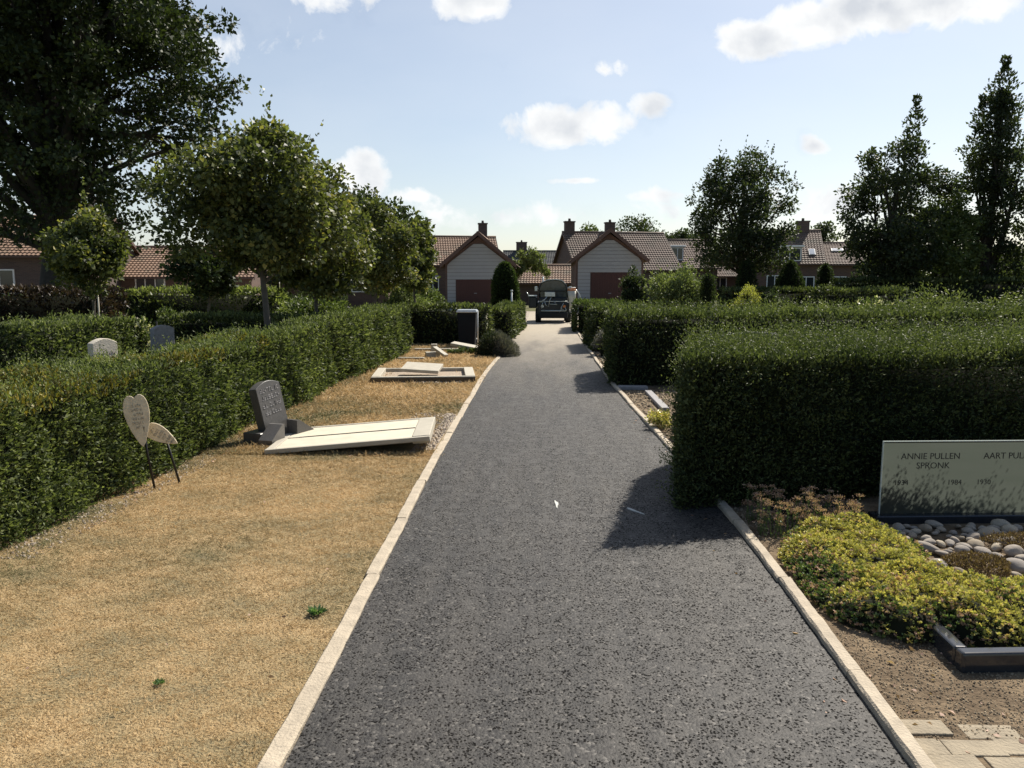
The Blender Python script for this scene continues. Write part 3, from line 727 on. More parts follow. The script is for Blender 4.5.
house((-10.1, 64.3, 0), R(10), 6.6, 8, 3.2, 5.6, 'brick house with red tiled roof and two chimneys behind the left grey garage', 'tile_red', 'brick',
      wins=((.6, 1.6, 1.0, 2.2, 1),), chims=((.3, 0, 6.3, .8), (5.7, 0, 6.75, .75)))
house((2.9, 61.5, 0), R(13), 8.4, 8, 2.8, 5.75, 'brick house with brown tiled roof and tall chimney behind the right grey garage', 'tile_brown', 'brick_dark',
      wins=((.5, 1.5, 1.0, 2.2, 1),), chims=((.35, 0, 6.6, .8), (4.0, .4, 6.6, .8)), dormers=())
house((11.6, 66.0, 0), R(10), 3.4, 7, 3.0, 5.3, 'low brown tiled house end with a white dormer right of the grey garage', 'tile_brown', 'brick', wins=((.2, 1.0, 1.0, 2.0, 1),), dormers=((-1.0, .6, .25, 1.2),))
house((14.2, 70.0, 0), R(4), 9.5, 8, 2.3, 4.3, 'brick house with brown roof and pale window partly hidden by the round dark tree', 'tile_brown', 'brick',
      wins=((1.2, 2.4, 1.0, 2.1, 1), (5.2, 7.4, 1.0, 2.2, 2)), skylights=((1.0, .6, .5, .5),), chims=())
house((-4.2, 92, 0), R(3), 13, 8, 3.0, 5.45, 'long slate roofed house far away between the two garages', 'tile_slate', 'brick_dark', chims=((2.0, 0, 6.5, 1.3),), skylights=((6.5, .5, 1.2, .8),))
house((-1.9, 58, 0), R(-2), 4.6, 5, 1.7, 2.9, 'low shed with orange tiled roof between the two garages', 'tile_red', 'brick_dark', name='shed')
house((16.6, 61.5, 0), R(-12), 5.0, 8, 3.2, 5.75, 'brick house with tall brown roof, chimney and dormer right of the round tree', 'tile_brown', 'brick',
      wins=((3.3, 4.5, 1.0, 2.1, 1), (1.0, 2.2, 1.0, 2.2, 1)), chims=((3.9, 0, 6.5, 1.0),), skylights=((4.35, .32, .5, .9),), dormers=((.9, 3.5, .06, 1.15),))
house((21.7, 60.5, 0), R(-14), 2.7, 8, 3.1, 4.75, 'lower brick house end with a white skylight adjoining the tall brown roof', 'tile_brown', 'brick', wins=((.6, 1.6, 1.0, 2.1, 1),), skylights=((1.1, .62, .9, .6),))
house((-25.4, 44.0, 0), R(6), 8.5, 7, 2.05, 3.75, 'small brick bungalow with red tiled roof and white window left of the maple', 'tile_red', 'brick', wins=((.3, .75, 1.15, 1.75, 0), (1.9, 3.6, .95, 1.95, 2)))
house((-36, 37.5, 0), R(8), 12.5, 8, 3.1, 5.2, 'dark brick house under the big oak at the left edge', 'tile_red', 'brick_dark', wins=((7, 9.2, 1.0, 2.3, 2),))
house((-17.0, 50.0, 0), R(6), 7.0, 6, 2.2, 3.2, 'low brick outbuilding half hidden by the left row of maples', 'tile_brown', 'brick', wins=((4.6, 6.0, 1.0, 1.9, 1),), name='outbuilding')

def garage(cx, y, W, label, ze, zr, door, zd, hip=0):
    root = empty('garage', (cx, y, 0), label, 'garage', 'twin gabled garages at the end of the path')
    h = W / 2
    bm = bmesh.new()
    prism(bm, [(-h, 0), (-h, ze), (0, zr - .15), (h, ze), (h, 0)], 7, Matrix.Translation((0, .12, 0)))
    bobj('wall', bm, M['brick'], root)
    # clapboard facing: stacked boards, each slightly tilted
    bm = bmesh.new(); z = 0; wf = h - .12; d0, d1 = door
    while z < zr - .4:
        z1 = min(z + .2, zr)
        def half(zz): return wf if zz < ze - .1 else max(0, wf * (1 - (zz - ze + .1) / (zr - .35 - ze + .1)))
        hw = half(z1)
        if hw < .05: break
        for (a, b) in (((-hw, d0 - .06), (d1 + .06, hw)) if z1 <= zd + .05 else ((-hw, hw),)):
            if b - a > .05:
                ta, tb = max(a, -half(z1)), min(b, half(z1)); ba, bb = (-half(z) if a == -hw else a), (half(z) if b == hw else b)
                prism(bm, [(ba, z), (bb, z), (tb, z1 - .014), (ta, z1 - .014)], .06, Matrix.Translation((0, .075, 0)))
        z += .2
    bobj('clapboard', bm, M['clap'], root)
    bm = bmesh.new(); box(bm, d0, d1, .09, .16, 0, zd, 0)
    for k in range(int((d1 - d0) / .14)): box(bm, d0 + .02 + k * .14, d0 + .14 + k * .14, .075, .095, .03, zd - .04, .004, 1)
    dr = bobj('garage_door', bm, M['door_red'], root)
    bm = bmesh.new(); box(bm, (d0 + d1) / 2 - .08, (d0 + d1) / 2 + .08, .05, .074, 1.0, 1.04); bobj('handle', bm, M['lead'], dr)
    bm = bmesh.new(); rise = zr - ze; sl = math.hypot(h, rise); ov = .35
    for s in (-1, 1):
        vv = Vector((-s * h / sl, 0, rise / sl)); pe = Vector((s * h, -.25, ze)) - vv * ov
        tile_slope(bm, pe, (0, 1, 0), vv, 7.6, sl + ov)
        c = [pe, pe + Vector((0, 7.6, 0)), pe + Vector((0, 7.6, 0)) + vv * (sl + ov), pe + vv * (sl + ov)]; bm.faces.new([bm.verts.new(q) for q in c])
    tube(bm, [(0, -.28, zr + .04), (0, 7.4, zr + .04)], .1, 8)
    bobj('roof', bm, M['tile_red'], root)
    bm = bmesh.new()
    for s in (-1, 1):
        vv = Vector((-s * h / sl, 0, rise / sl)); pe = Vector((s * h, -.29, ze - .1)) - vv * ov; e = pe + vv * (sl + ov)
        q = [pe, e, e + Vector((0, 0, .24)), pe + Vector((0, 0, .24))]
        f1 = [bm.verts.new(k) for k in q]; f2 = [bm.verts.new(k + Vector((0, .05, 0))) for k in q]
        bm.faces.new(f1); bm.faces.new(f2[::-1])
        for i in range(4): bm.faces.new((f1[i], f2[i], f2[(i + 1) % 4], f1[(i + 1) % 4]))
    bmesh.ops.recalc_face_normals(bm, faces=bm.faces)
    bobj('bargeboard', bm, M['verge'], root)
    return root
garage(-3.55, 44, 3.8, 'grey boarded garage with half hidden red brown door, left of the path end', 2.75, 4.35, (-1.25, .9), 1.85)
garage(3.86, 44, 3.8, 'grey boarded garage with open view of its red brown door, right of the path end', 3.0, 4.5, (-1.02, 1.08), 2.15)

# ================================================================== HEDGES
hedge([(-4.05, 1.2), (-3.22, 1.2), (-3.2, 8.6), (-4.0, 8.6)], .99, 'long clipped hedge along the dry lawn, near half with the heart plaques', dens=7000, faces=(1, 2, 4, 0),
      gold=lambda P: (vn(P, 1.3, 12) > .05)) if False else None
LH = 'long clipped yew hedge running along the left edge of the dry lawn'
hedge([(-3.92, .8), (-3.30, .8), (-3.12, 18.3), (-3.85, 18.3)], .88, LH, dens=8200, zf=lambda P: np.interp(P[:, 1], [0, 6.3, 7.5, 9.0, 20], [.86, .86, .89, .96, .98]), mats=('hedge_green', 'hedge_young_lit'), faces=(0, 1, 2, 4), s0=.034, shag=.07,
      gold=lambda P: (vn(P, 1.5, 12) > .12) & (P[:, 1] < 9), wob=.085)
hedge([(-7.6, 6.0), (-6.8, 6.0), (-6.75, 12.6), (-7.6, 12.6)], 1.0, 'clipped hedge behind the pale headstone in the second row', dens=5200, mats=('hedge_green', 'hedge_young_lit'), faces=(0, 1, 2, 4), shag=.07)
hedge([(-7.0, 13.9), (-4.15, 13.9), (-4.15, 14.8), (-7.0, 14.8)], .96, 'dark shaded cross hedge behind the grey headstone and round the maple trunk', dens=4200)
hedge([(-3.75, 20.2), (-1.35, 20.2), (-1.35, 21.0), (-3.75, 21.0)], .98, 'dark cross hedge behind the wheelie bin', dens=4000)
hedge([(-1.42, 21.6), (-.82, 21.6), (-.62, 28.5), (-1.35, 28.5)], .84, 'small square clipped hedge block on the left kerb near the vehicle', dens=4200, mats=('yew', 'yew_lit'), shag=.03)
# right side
hedge([(.98, 5.50), (2.2, 5.80), (2.2, 7.1), (1.05, 7.1)], 1.07, 'x', dens=9000) if False else None
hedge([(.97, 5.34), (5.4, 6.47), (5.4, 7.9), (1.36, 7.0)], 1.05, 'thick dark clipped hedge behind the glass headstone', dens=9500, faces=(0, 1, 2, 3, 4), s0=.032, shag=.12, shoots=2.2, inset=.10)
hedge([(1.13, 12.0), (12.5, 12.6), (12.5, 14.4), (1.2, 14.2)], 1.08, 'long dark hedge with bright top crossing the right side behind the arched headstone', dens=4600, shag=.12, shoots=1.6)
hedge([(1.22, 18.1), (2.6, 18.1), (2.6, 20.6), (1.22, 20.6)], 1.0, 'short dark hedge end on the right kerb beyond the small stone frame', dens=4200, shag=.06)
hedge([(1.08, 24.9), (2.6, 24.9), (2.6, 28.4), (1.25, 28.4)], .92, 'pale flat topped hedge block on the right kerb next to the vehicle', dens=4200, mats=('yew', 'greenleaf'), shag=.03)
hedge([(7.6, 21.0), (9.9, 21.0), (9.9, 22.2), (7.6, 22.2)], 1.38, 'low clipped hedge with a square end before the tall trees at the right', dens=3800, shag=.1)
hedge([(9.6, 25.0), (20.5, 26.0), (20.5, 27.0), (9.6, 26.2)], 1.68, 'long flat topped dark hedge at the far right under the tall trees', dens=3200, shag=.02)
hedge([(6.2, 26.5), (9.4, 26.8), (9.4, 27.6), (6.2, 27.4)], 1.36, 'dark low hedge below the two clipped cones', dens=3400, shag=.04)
hedge([(-14.6, 22.0), (-8.0, 23.2), (-8.0, 24.2), (-14.6, 23.0)], 1.35, 'loose hedge flecked with white blossom before the small bungalow', dens=3600, mats=('flowerhedge', 'flowerhedge'), s0=.04, shag=.1, wob=.1)
hedge([(-17.5, 18.4), (-10.6, 18.4), (-10.6, 19.4), (-17.5, 19.4)], 1.4, 'dark copper leaved hedge at the left edge under the oak', dens=3600, mats=('copper', 'copper'), s0=.04, wob=.08)
hedge([(-30, 33), (-9, 34.5), (-9, 35.5), (-30, 34)], .85, 'tall garden hedge in front of the dark brick house', dens=1800, mats=('darkleaf', 'darkleaf'), s0=.06, wob=.12)
hedge([(16.5, 38), (48, 40), (48, 42), (16.5, 40)], 3.0, 'tall shaded screen hedge behind the tall trees at the right', dens=1500, mats=('darkleaf', 'darkleaf'), s0=.07, wob=.2)

# ================================================================== TREES
tree(-16.1, 25.5, [(3.1, 2.2), (4, 3.5), (5.9, 4.5), (7.8, 5.1), (9.5, 5.5), (12, 5.2), (14.5, 3.8), (16, 1.2)], 'huge dark oak filling the upper left corner', .42, 13, 620, 150000, .64, .16, 'oak', 'bark_dark', thin=(10.0, .22),
     limbs=60, asp=.7, outer=.5, seed=5, cat='oak tree', name='oak_tree')
MG = 'young maples in a row behind the left hedge'
tree(-4.12, 11.5, [(1.9, .4), (2.05, .9), (2.4, 1.15), (3.0, 1.2), (3.4, .95), (3.7, .5), (3.85, .15)], 'largest young maple with a bare leaning trunk behind the left hedge', .062, 3.4, 120, 30000, .32, .078, 'maple', group=MG, limbs=18, lean=(-.06, 0), asp=.7, seed=11, cat='maple tree', name='maple_tree', shoots=34, droop=.25, lump=.15)
tree(-4.45, 15.2, [(1.5, .3), (1.8, .8), (2.2, 1.0), (2.7, .85), (3.0, .5), (3.15, .2)], 'second maple of the row, its crown merging with the first', .05, 3.2, 90, 17000, .32, .085, 'maple', group=MG, limbs=14, asp=.75, seed=12, cat='maple tree', name='maple_tree', shoots=20, droop=.25, lump=.18)
tree(-4.2, 19.6, [(1.3, .3), (1.6, .75), (2.1, .95), (2.7, .85), (3.2, .5), (3.6, .15)], 'third maple of the row with a pale thin trunk above the hedge end', .045, 3.2, 80, 15000, .3, .088, 'maple', group=MG, limbs=12, asp=.75, seed=13, cat='maple tree', name='maple_tree', shoots=24, droop=.25, lump=.18)
tree(-4.2, 25.6, [(1.45, .25), (1.8, .55), (2.5, .68), (3.1, .55), (3.5, .3), (3.8, .1)], 'farthest and smallest maple of the left row beside the red roofed house', .05, 3.2, 60, 7000, .3, .12, 'maple', group=MG, limbs=10, asp=.75, seed=14, cat='maple tree', name='maple_tree', shoots=5, droop=.25, lump=.24)
tree(-8.55, 14.5, [(1.45, .2), (1.65, .5), (2.05, .7), (2.5, .6), (2.8, .3), (2.95, .1)], 'small lollipop maple with a thin stem in front of the dark brick house', .035, 2.6, 60, 11000, .25, .08, 'maple', limbs=10, asp=.75, seed=15, cat='maple tree', name='maple_tree', shoots=24, droop=.25, lump=.18)
tree(-8.5, 19.5, [(1.25, .25), (1.5, .6), (1.9, .8), (2.3, .65), (2.6, .2)], 'small dark tree with a straight stem right of the bungalow', .05, 2.3, 45, 5000, .26, .11, 'oak', limbs=8, asp=.7, seed=16, shoots=3)
tree(-6.2, 29, [(1.4, .8), (2.2, 1.7), (3.2, 1.9), (4.2, 1.4), (5.0, .5)], 'dark bushy tree filling the gap behind the left maples', .1, 4, 80, 9000, .5, .16, 'darkleaf', limbs=10, seed=17)
# right trees
tree(7.45, 29.5, [(2.15, 1.3), (2.6, 1.65), (3.6, 1.8), (4.8, 1.85), (5.4, 1.6), (5.9, 1.1), (6.3, .4)], 'round crowned dark tree with wispy shoots behind the clipped cone', .14, 6, 170, 21000, .38, .115, 'darkleaf', 'bark_dark', limbs=34, seed=21, shoots=110, lump=.05, cat='tree')
tree(11.5, 26.0, [(1.6, .8), (2.3, 1.45), (3.4, 1.65), (4.6, 1.45), (5.5, .9), (6.0, .4)], 'broad bushy tree with several pointed tops at the right', .16, 5.3, 160, 22000, .38, .11, 'darkleaf', 'bark_dark', limbs=22, seed=22, shoots=26,
     spires=((-.85, 4.4, 5.9, .32, 500), (.42, 4.8, 7.5, .55, 1300)))
tree(13.3, 26.2, [(1.6, .6), (2.4, .9), (3.2, .95), (3.9, .6), (4.4, .3)], 'shrubby tree between the broad tree and the tall twin spired tree', .1, 4, 60, 9000, .36, .115, 'greenleaf', 'bark_dark', limbs=12, seed=23, shoots=12)
tree(15.15, 27.0, [(1.2, .9), (2.4, 1.3), (4.0, 1.25), (5.4, 1.0), (6.4, .72), (7.4, .42), (8.0, .2)], 'tallest narrow tree with twin spires at the right edge', .17, 8, 210, 17000, .30, .11, 'darkleaf', 'bark_dark', limbs=34, seed=24, shoots=60, outer=.5,
     spires=((.02, 5.6, 8.95, .72, 2500), (-.62, 4.6, 7.75, .6, 1700)))
tree(17.0, 26.0, [(1.2, .9), (2.4, 1.25), (4.0, 1.2), (5.2, .9), (6.2, .3)], 'leafy green tree cut by the right edge of the picture', .14, 5, 80, 12000, .38, .12, 'greenleaf', 'bark_dark', limbs=14, seed=25, shoots=12)
FG = 'far trees above the roofs'
for (x, y, h, r, lab, sd_) in ((5.8, 96, 8.2, 3.0, 'pale round tree crown showing over the right brown roof', 31), (12.2, 100, 9.4, 4.3, 'dark wide tree crown over the right end of the brown roof', 32),
                          (17.8, 100, 8.6, 2.6, 'dark tree crown left of the round crowned tree', 33), (32.5, 92, 8.2, 2.4, 'dark distant tree right of the tall chimney', 34),
                          (21, 105, 8.3, 3.2, 'distant tree hidden mostly by the round crowned tree', 35)):
    tree(x, y, [(h * .35, r * .6), (h * .55, r), (h * .8, r * .8), (h, r * .2)], lab, .3, h * .8, 60, 6500, r * .3, .32, 'darkleaf' if sd_ != 31 else 'greenleaf', 'bark_dark', group=FG, limbs=8, seed=sd_)
# clipped shapes and bushes, right middle distance
topiary(-1.55, 33.5, [(0, .5), (.8, .56), (1.6, .52), (2.1, .38), (2.45, .15), (2.5, .02)], 'tall dark columnar conifer standing before the left garage', 9000, .075, 'box', cat='conifer')
topiary(7.32, 28.0, [(0, .40), (.8, .40), (1.4, .36), (2.0, .27), (2.3, .20), (2.42, .02)], 'flat topped dark clipped cone in front of the round crowned tree', 5000, .055)
topiary(8.85, 28.0, [(0, .56), (.7, .58), (1.2, .54), (1.7, .42), (2.1, .26), (2.32, .14), (2.4, .02)], 'broad dark clipped dome left of the narrow cone', 7000, .055)
topiary(10.15, 28.2, [(0, .38), (.8, .36), (1.6, .28), (2.1, .20), (2.3, .02)], 'narrow dark clipped cone in front of the brick gable', 4500, .055)
topiary(4.75, 22.3, [(0, .19), (.8, .19), (1.5, .18), (1.8, .15), (1.86, .02)], 'slim dark clipped pillar beside the pale yellow bush', 3500, .045)
shrub(5.05, 19.3, .40, .4, 1.66, 'rounded pale yellow green bush beside the slim clipped pillar', 5500, .045, 'goldbush', 'round_bush')
shrub(4.0, 23.0, .95, .9, 2.15, 'large loose light green bush behind the long right hedge', 11000, .085, 'paleleaf', nclump=60)
shrub(3.15, 26.5, .45, .45, 2.3, 'dark rounded bush at the right corner of the right garage', 4500, .08, 'darkleaf')
shrub(3.9, 40, .01, .01, .02, 'x') if False else None
shrub(6.9, 24.0, 1.0, .5, 1.35, 'low dark mixed shrub between the yellow bush and the clipped dome', 5000, .07, 'darkleaf')
shrub(8.4, 16.5, 1.3, .9, 1.5, 'sprawling yellow green bush rising over the long hedge at the right', 9000, .06, 'yew_lit', nclump=60)
shrub(10.6, 17.0, 1.3, .9, 1.42, 'yellow green bush at the right edge beside the sprawling bush', 8000, .06, 'yew_lit', nclump=60)
shrub(6.9, 16.4, .9, .6, 1.28, 'low bush with pale flower heads behind the long right hedge', 4500, .055, 'greenleaf', m2='rose')
shrub(13.8, 30.5, 1.9, 1.0, 2.9, 'wide dark bush under the broad tree', 9000, .12, 'darkleaf', nclump=60)
shrub(21.0, 32, 3.0, 1.0, 3.2, 'wide dark bush under the tall twin spired tree', 9000, .12, 'darkleaf', nclump=60)
shrub(-5.4, 34, 1.1, .8, 1.7, 'mid green bush before the left garage wall', 6000, .1, 'greenleaf')
shrub(-5.0, 28.5, 1.0, .8, 1.55, 'light green bush beside the thin pale maple trunk', 6000, .09, 'paleleaf')
shrub(-6.6, 22.5, 1.1, .8, 1.3, 'light leafy bush left of the row of maples', 6000, .09, 'greenleaf')
shrub(-.8, 52, 1.3, .8, 4.1, 'pale green bush behind the low shed between the garages', 5000, .16, 'paleleaf', z0=1, core=False)
shrub(-6.9, 12.9, .35, .3, 1.18, 'cream flowering rose bush at the end of the second hedge', 1500, .05, 'greenleaf', m2='rose', name='rose_bush')
shrub(1.45, 17.0, .28, .35, .62, 'pinkish grey shrub before the short dark hedge on the right', 3500, .035, 'lavender')
shrub(-8.3, 17.0, .3, .3, 1.25, 'thin shrub beside the small dark tree', 1500, .07, 'greenleaf')
# low bushes beside the path
def twiggy_bush():
    q = Q(); n = 6500
    a = rng.uniform(0, 6.28, n); e = np.arccos(rng.random(n)); d = np.column_stack([np.sin(e) * np.cos(a), np.sin(e) * np.sin(a), np.cos(e)])
    rr = rng.uniform(.55, 1, n)[:, None]
    P = np.array([-1.03, 17.0, .02]) + d * rr * np.array([.42, .42, .52]); dark = P[:, 0] < -.98 + rng.normal(size=n) * .08
    D = d + rng.normal(size=(n, 3)) * .25 + np.array([0, 0, .4])
    revolve_core(q, [(0, .35), (.2, .35), (.35, .22), (.42, .03)], -1.05, 17.0, 12)
    q.leaves(P[dark], D[dark], .045, .4, 1); q.leaves(P[~dark], D[~dark], .09, .14, 2)
    P2 = np.array([-.78, 16.9, .0]) + d[:2200] * rr[:2200] * np.array([.32, .35, .38]); q.leaves(P2, D[:2200], .08, .14, 2)
    tag(q.obj('shrub', [M['core'], M['heath'], M['lavender']]), 'low dark heather cushion with grey twigs spilling over the left kerb', 'shrub')
twiggy_bush()
shrub(-1.75, 17.4, .35, .2, .13, 'flat green plant creeping beside the fallen slabs', 2200, .035, 'greenleaf', name='creeping_plant', cat='plant', core=False, nclump=20)
shrub(1.32, 8.45, .13, .3, .20, 'yellow green sedum clump by the right kerb behind the big hedge', 1600, .028, 'sed_y', name='sedum', cat='plant', core=False, nclump=18)

# ================================================================== GRAVES, LEFT
def slab_grave():
    root = empty('grave_cover', (-1.84, 7.72, 0), 'pale stone grave cover lying tilted on the lawn with a groove down its middle', 'grave cover', rz=R(19.5))
    root.rotation_euler = (R(-.3), R(-4.3), R(5)); root.location = (-1.86, 7.60, .062)
    h, d = .775, .56
    bm = bmesh.new()
    box(bm, -h + .085, h - .175, .022, d - .055, -.01, .036, .004, 1); box(bm, -h + .085, h - .175, -d + .055, -.022, -.01, .036, .004, 1)
    bobj('panel', bm, M['slab'], root)
    bm = bmesh.new(); box(bm, -h + .20, h - .178, -.0215, .0215, -.009, .0375, 0); bobj('groove_shade_strip', bm, M['granite_black'], root)  # black strip added to paint the shade in the gap between the panels
    bm = bmesh.new()
    box(bm, -h, h, d - .05, d, -.002, .042, .006, 2); box(bm, -h, h, -d, -d + .05, -.002, .042, .006, 2)
    box(bm, -h, -h + .08, -d + .051, d - .051, -.018, .040, .006, 2); box(bm, h - .17, h, -d + .051, d - .051, -.03, .048, .008, 2)
    bobj('kerb_frame', bm, M['slab_edge'], root)
    bm = bmesh.new(); box(bm, -h + .08, h - .172, -d + .052, d - .052, -.016, -.012, 0); bobj('bed', bm, M['granite'], root)
slab_grave()
def engraved(parent, x0, x1, z0, rows, y, h_, seed, m, lab='lettering'):
    """worn unreadable rows of cut characters as shallow strokes"""
    rs = random.Random(seed); bm = bmesh.new(); dz = h_ * 1.7
    for r in range(rows):
        x = x0 + rs.uniform(0, .03); z = z0 - r * dz
        while x < x1:
            w_ = h_ * rs.uniform(.35, .7)
            for k in range(3):
                a = rs.choice([(0, 0, .18, 1), (0, .8, 1, 1), (0, 0, 1, .18), (.8, 0, 1, 1), (0, .42, 1, .58)])
                box(bm, x + a[0] * w_, x + a[2] * w_, y - .0015 * (k + 1), y + .001, z + a[1] * h_, z + a[3] * h_)
            x += w_ + h_ * .28
            if rs.random() < .18: x += h_ * .5
    return bobj(lab, bm, m, parent)
def black_headstone():
    root = empty('headstone', (-2.70, 7.72, 0), 'dark leaning headstone with a rounded top at the left end of the pale grave cover', 'headstone', rz=R(70))
    T = empty('stone_slab', (0, 0, 0), None, None); 
    bpy.data.objects.remove(T)
    pts = [(-.18, 0), (.18, 0), (.18, .47)] + [(.18 - .36 * k / 10, .47 + .05 * math.sin(math.pi * k / 10) + .0) for k in range(1, 10)] + [(-.18, .47)]
    bm = bmesh.new(); prism(bm, pts, .10)
    bmesh.ops.bevel(bm, geom=[e for e in bm.edges], offset=.004, segments=1, affect='EDGES')
    o = bobj('stone', bm, M['granite'], root, (0, 0, .1)); o.rotation_euler = (R(-9), R(-6), 0)
    l = engraved(o, -.14, .13, .41, 4, -.0005, .045, 3, M['stone_grey'])
    for s, lab in ((-1, 'l'), (1, 'r')):
        bm = bmesh.new(); prism(bm, [(0, 0), (.24 * s, 0), (.24 * s, .06), (.04 * s, .19), (0, .19)], .15)
        o = bobj('base_wing', bm, M['granite'], root, (.10 * s, -.16, 0)); o.rotation_euler = (0, 0, R(-8 * s))
    bm = bmesh.new(); box(bm, -.3, .3, -.02, .2, 0, .11, .006, 1); bobj('plinth', bm, M['granite'], root)
black_headstone()
def frame_grave():
    root = empty('gravel_grave', (-1.98, 13.0, 0), 'rectangular stone grave frame filled with gravel on the dry lawn', 'grave frame', rz=R(7))
    h, d = .84, .72
    bm = bmesh.new()
    box(bm, -h, h, -d, -d + .09, 0, .10, .006, 1); box(bm, -h, h, d - .09, d, 0, .09, .006, 1)
    box(bm, -h, -h + .14, -d + .091, d - .091, 0, .105, .006, 1); box(bm, h - .16, h, -d + .091, d - .091, 0, .105, .006, 1)
    bobj('kerb_frame', bm, M['slab_edge'], root)
    bm = bmesh.new(); box(bm, -h + .14, h - .16, -d + .09, d - .09, 0, .03); bobj('gravel_bed', bm, M['gravel'], root)
    bm = bmesh.new(); box(bm, -h, h, -d - .012, -d - .002, .0, .085); bobj('face_strip', bm, M['granite_black'], root)
    bm = bmesh.new(); box(bm, -.32, .32, -.27, .27, 0, .055, .008, 2)
    o = bobj('stone_slab', bm, M['slab_edge'], None, (-2.02, 13.0, .14)); o.rotation_euler = (R(7), R(3), R(-2)); tag(o, 'loose flat stone slab lying across the gravel filled grave frame', 'stone slab')
frame_grave()
def rubble():
    for (x, y, z, sx, sy, sz, rx, ry, rz, lab) in ((-2.35, 16.6, .06, .30, .22, .11, 0, 0, 15, 'thick broken block lying flat in the rubble heap'), (-2.17, 16.5, .13, .40, .13, .06, 0, 24, -38, 'narrow plank shaped stone leaning over the broken block'),
                                           (-2.40, 17.2, .12, .14, .12, .24, 0, 0, 5, 'small upright block at the back of the rubble heap'), (-1.75, 17.7, .16, .62, .30, .07, 4, 9, -12, 'long flat slab propped on a stone left of the wheelie bin'),
                                           (-1.78, 17.75, .05, .24, .2, .1, 0, 0, 10, 'squat block holding up the long flat slab')):
        bm = bmesh.new(); box(bm, -sx / 2, sx / 2, -sy / 2, sy / 2, -sz / 2, sz / 2, .01, 2)
        for v_ in bm.verts: v_.co += Vector(mnoise.noise_vector(v_.co * 9 + Vector((x, y, 0)))) * .006
        o = bobj('stone_block', bm, M['slab_edge'], None, (x, y, z)); o.rotation_euler = (R(rx), R(ry), R(rz)); tag(o, lab, 'stone block', 'dismantled grave stones on the lawn')
    bm = bmesh.new(); box(bm, -3.0, -1.05, 18.1, 18.22, 0, .06, .008, 1); tag(bobj('grave_edging', bm, M['slab_edge']), 'low pale stone edging line running behind the rubble heap', 'edging')
    bm = bmesh.new(); box(bm, -3.0, -2.45, 16.0, 16.1, 0, .05, .008, 1); tag(bobj('grave_edging', bm, M['slab_edge']), 'short pale edging stone left of the broken blocks', 'edging')
rubble()
def bin_():
    root = empty('wheelie_bin', (-1.86, 19.3, 0), 'dark grey wheelie bin with a pale lid edge beside the cross hedge', 'bin')
    bm = bmesh.new(); pts = [(-.2, 0.05), (.2, .05), (.235, .86), (-.235, .86)]
    prism(bm, pts, .46); bobj('body', bm, M['bin'], root)
    bm = bmesh.new(); box(bm, -.26, .26, -.05, .5, .862, .91, .02, 2); box(bm, -.24, .24, .0, .45, .911, .935, .012, 2); bobj('lid', bm, M['bin_lid'], root)
    for s in (-1, 1):
        bm = bmesh.new(); tube(bm, [(s * .17, .46, .1), (s * .23, .46, .1)], .1, 14); bobj('wheel', bm, M['iron'], root)
    bm = bmesh.new(); tube(bm, [(-.2, .52, .84), (.2, .52, .84)], .015, 8); bobj('handle', bm, M['iron'], root)
    bm = bmesh.new(); tube(bm, [(-1.575, 19.25, 0), (-1.575, 19.25, .9)], .014, 8); tag(bobj('post', bm, M['white']), 'thin white post at the right side of the wheelie bin', 'post')
M['bin'] = simple('bin_plastic', (.012, .014, .017), .8, spec=.15); M['bin_lid'] = simple('bin_lid_plastic', (.42, .46, .50), .35)
bin_()
def heart(cx, cy, z, size, yaw, tilt, label, stake, foot):
    root = empty('heart_plaque', foot, label, 'heart plaque', 'heart shaped plaques on rods by the left hedge')
    w_, h_ = size; pts = []
    half = [(0, .945), (.07, .985), (.16, 1.005), (.27, 1.0), (.38, .955), (.46, .87), (.5, .75), (.49, .62), (.43, .47), (.34, .33), (.22, .18), (.10, .06)]
    pts = [(x * w_, z * h_) for x, z in half] + [(0, 0)] + [(-x * w_, z * h_) for x, z in half[:0:-1]]
    bm = bmesh.new(); prism(bm, pts, .012); bmesh.ops.bevel(bm, geom=bm.edges[:], offset=.002, segments=1, affect='EDGES')
    o = bobj('heart', bm, M['heart'], root, (cx - foot[0], cy - foot[1], z)); o.rotation_euler = (R(-4), R(tilt), R(yaw))
    engraved(o, -w_ * .28, w_ * .22, h_ * .78, 6, -.0006, .02, 9 + int(tilt), M['heart_mark'], 'lettering')
    bm = bmesh.new(); tube(bm, [(0, 0, -.02)] + [(p[0] - foot[0], p[1] - foot[1], p[2]) for p in stake], .009, 8); bobj('rod', bm, M['iron'], root)
M['heart'] = simple('sun_bleached_wood', (.72, .61, .43), .7, var=.16, scale=30, bump=.3)
M['heart_mark'] = simple('faded_paint', (.34, .30, .24), .8)
heart(-3.06, 5.72, .345, (.18, .405), 26, -7, 'tall pale heart plaque on a black rod before the left hedge', [(-3.045, 5.74, .30), (-3.06, 5.74, .50)], (-3.01, 5.76, 0))
heart(-2.88, 5.90, .335, (.13, .26), 22, -57, 'small pale heart plaque tipped over to the right of the tall one', [(-2.99, 5.925, .40)], (-2.90, 5.95, 0))
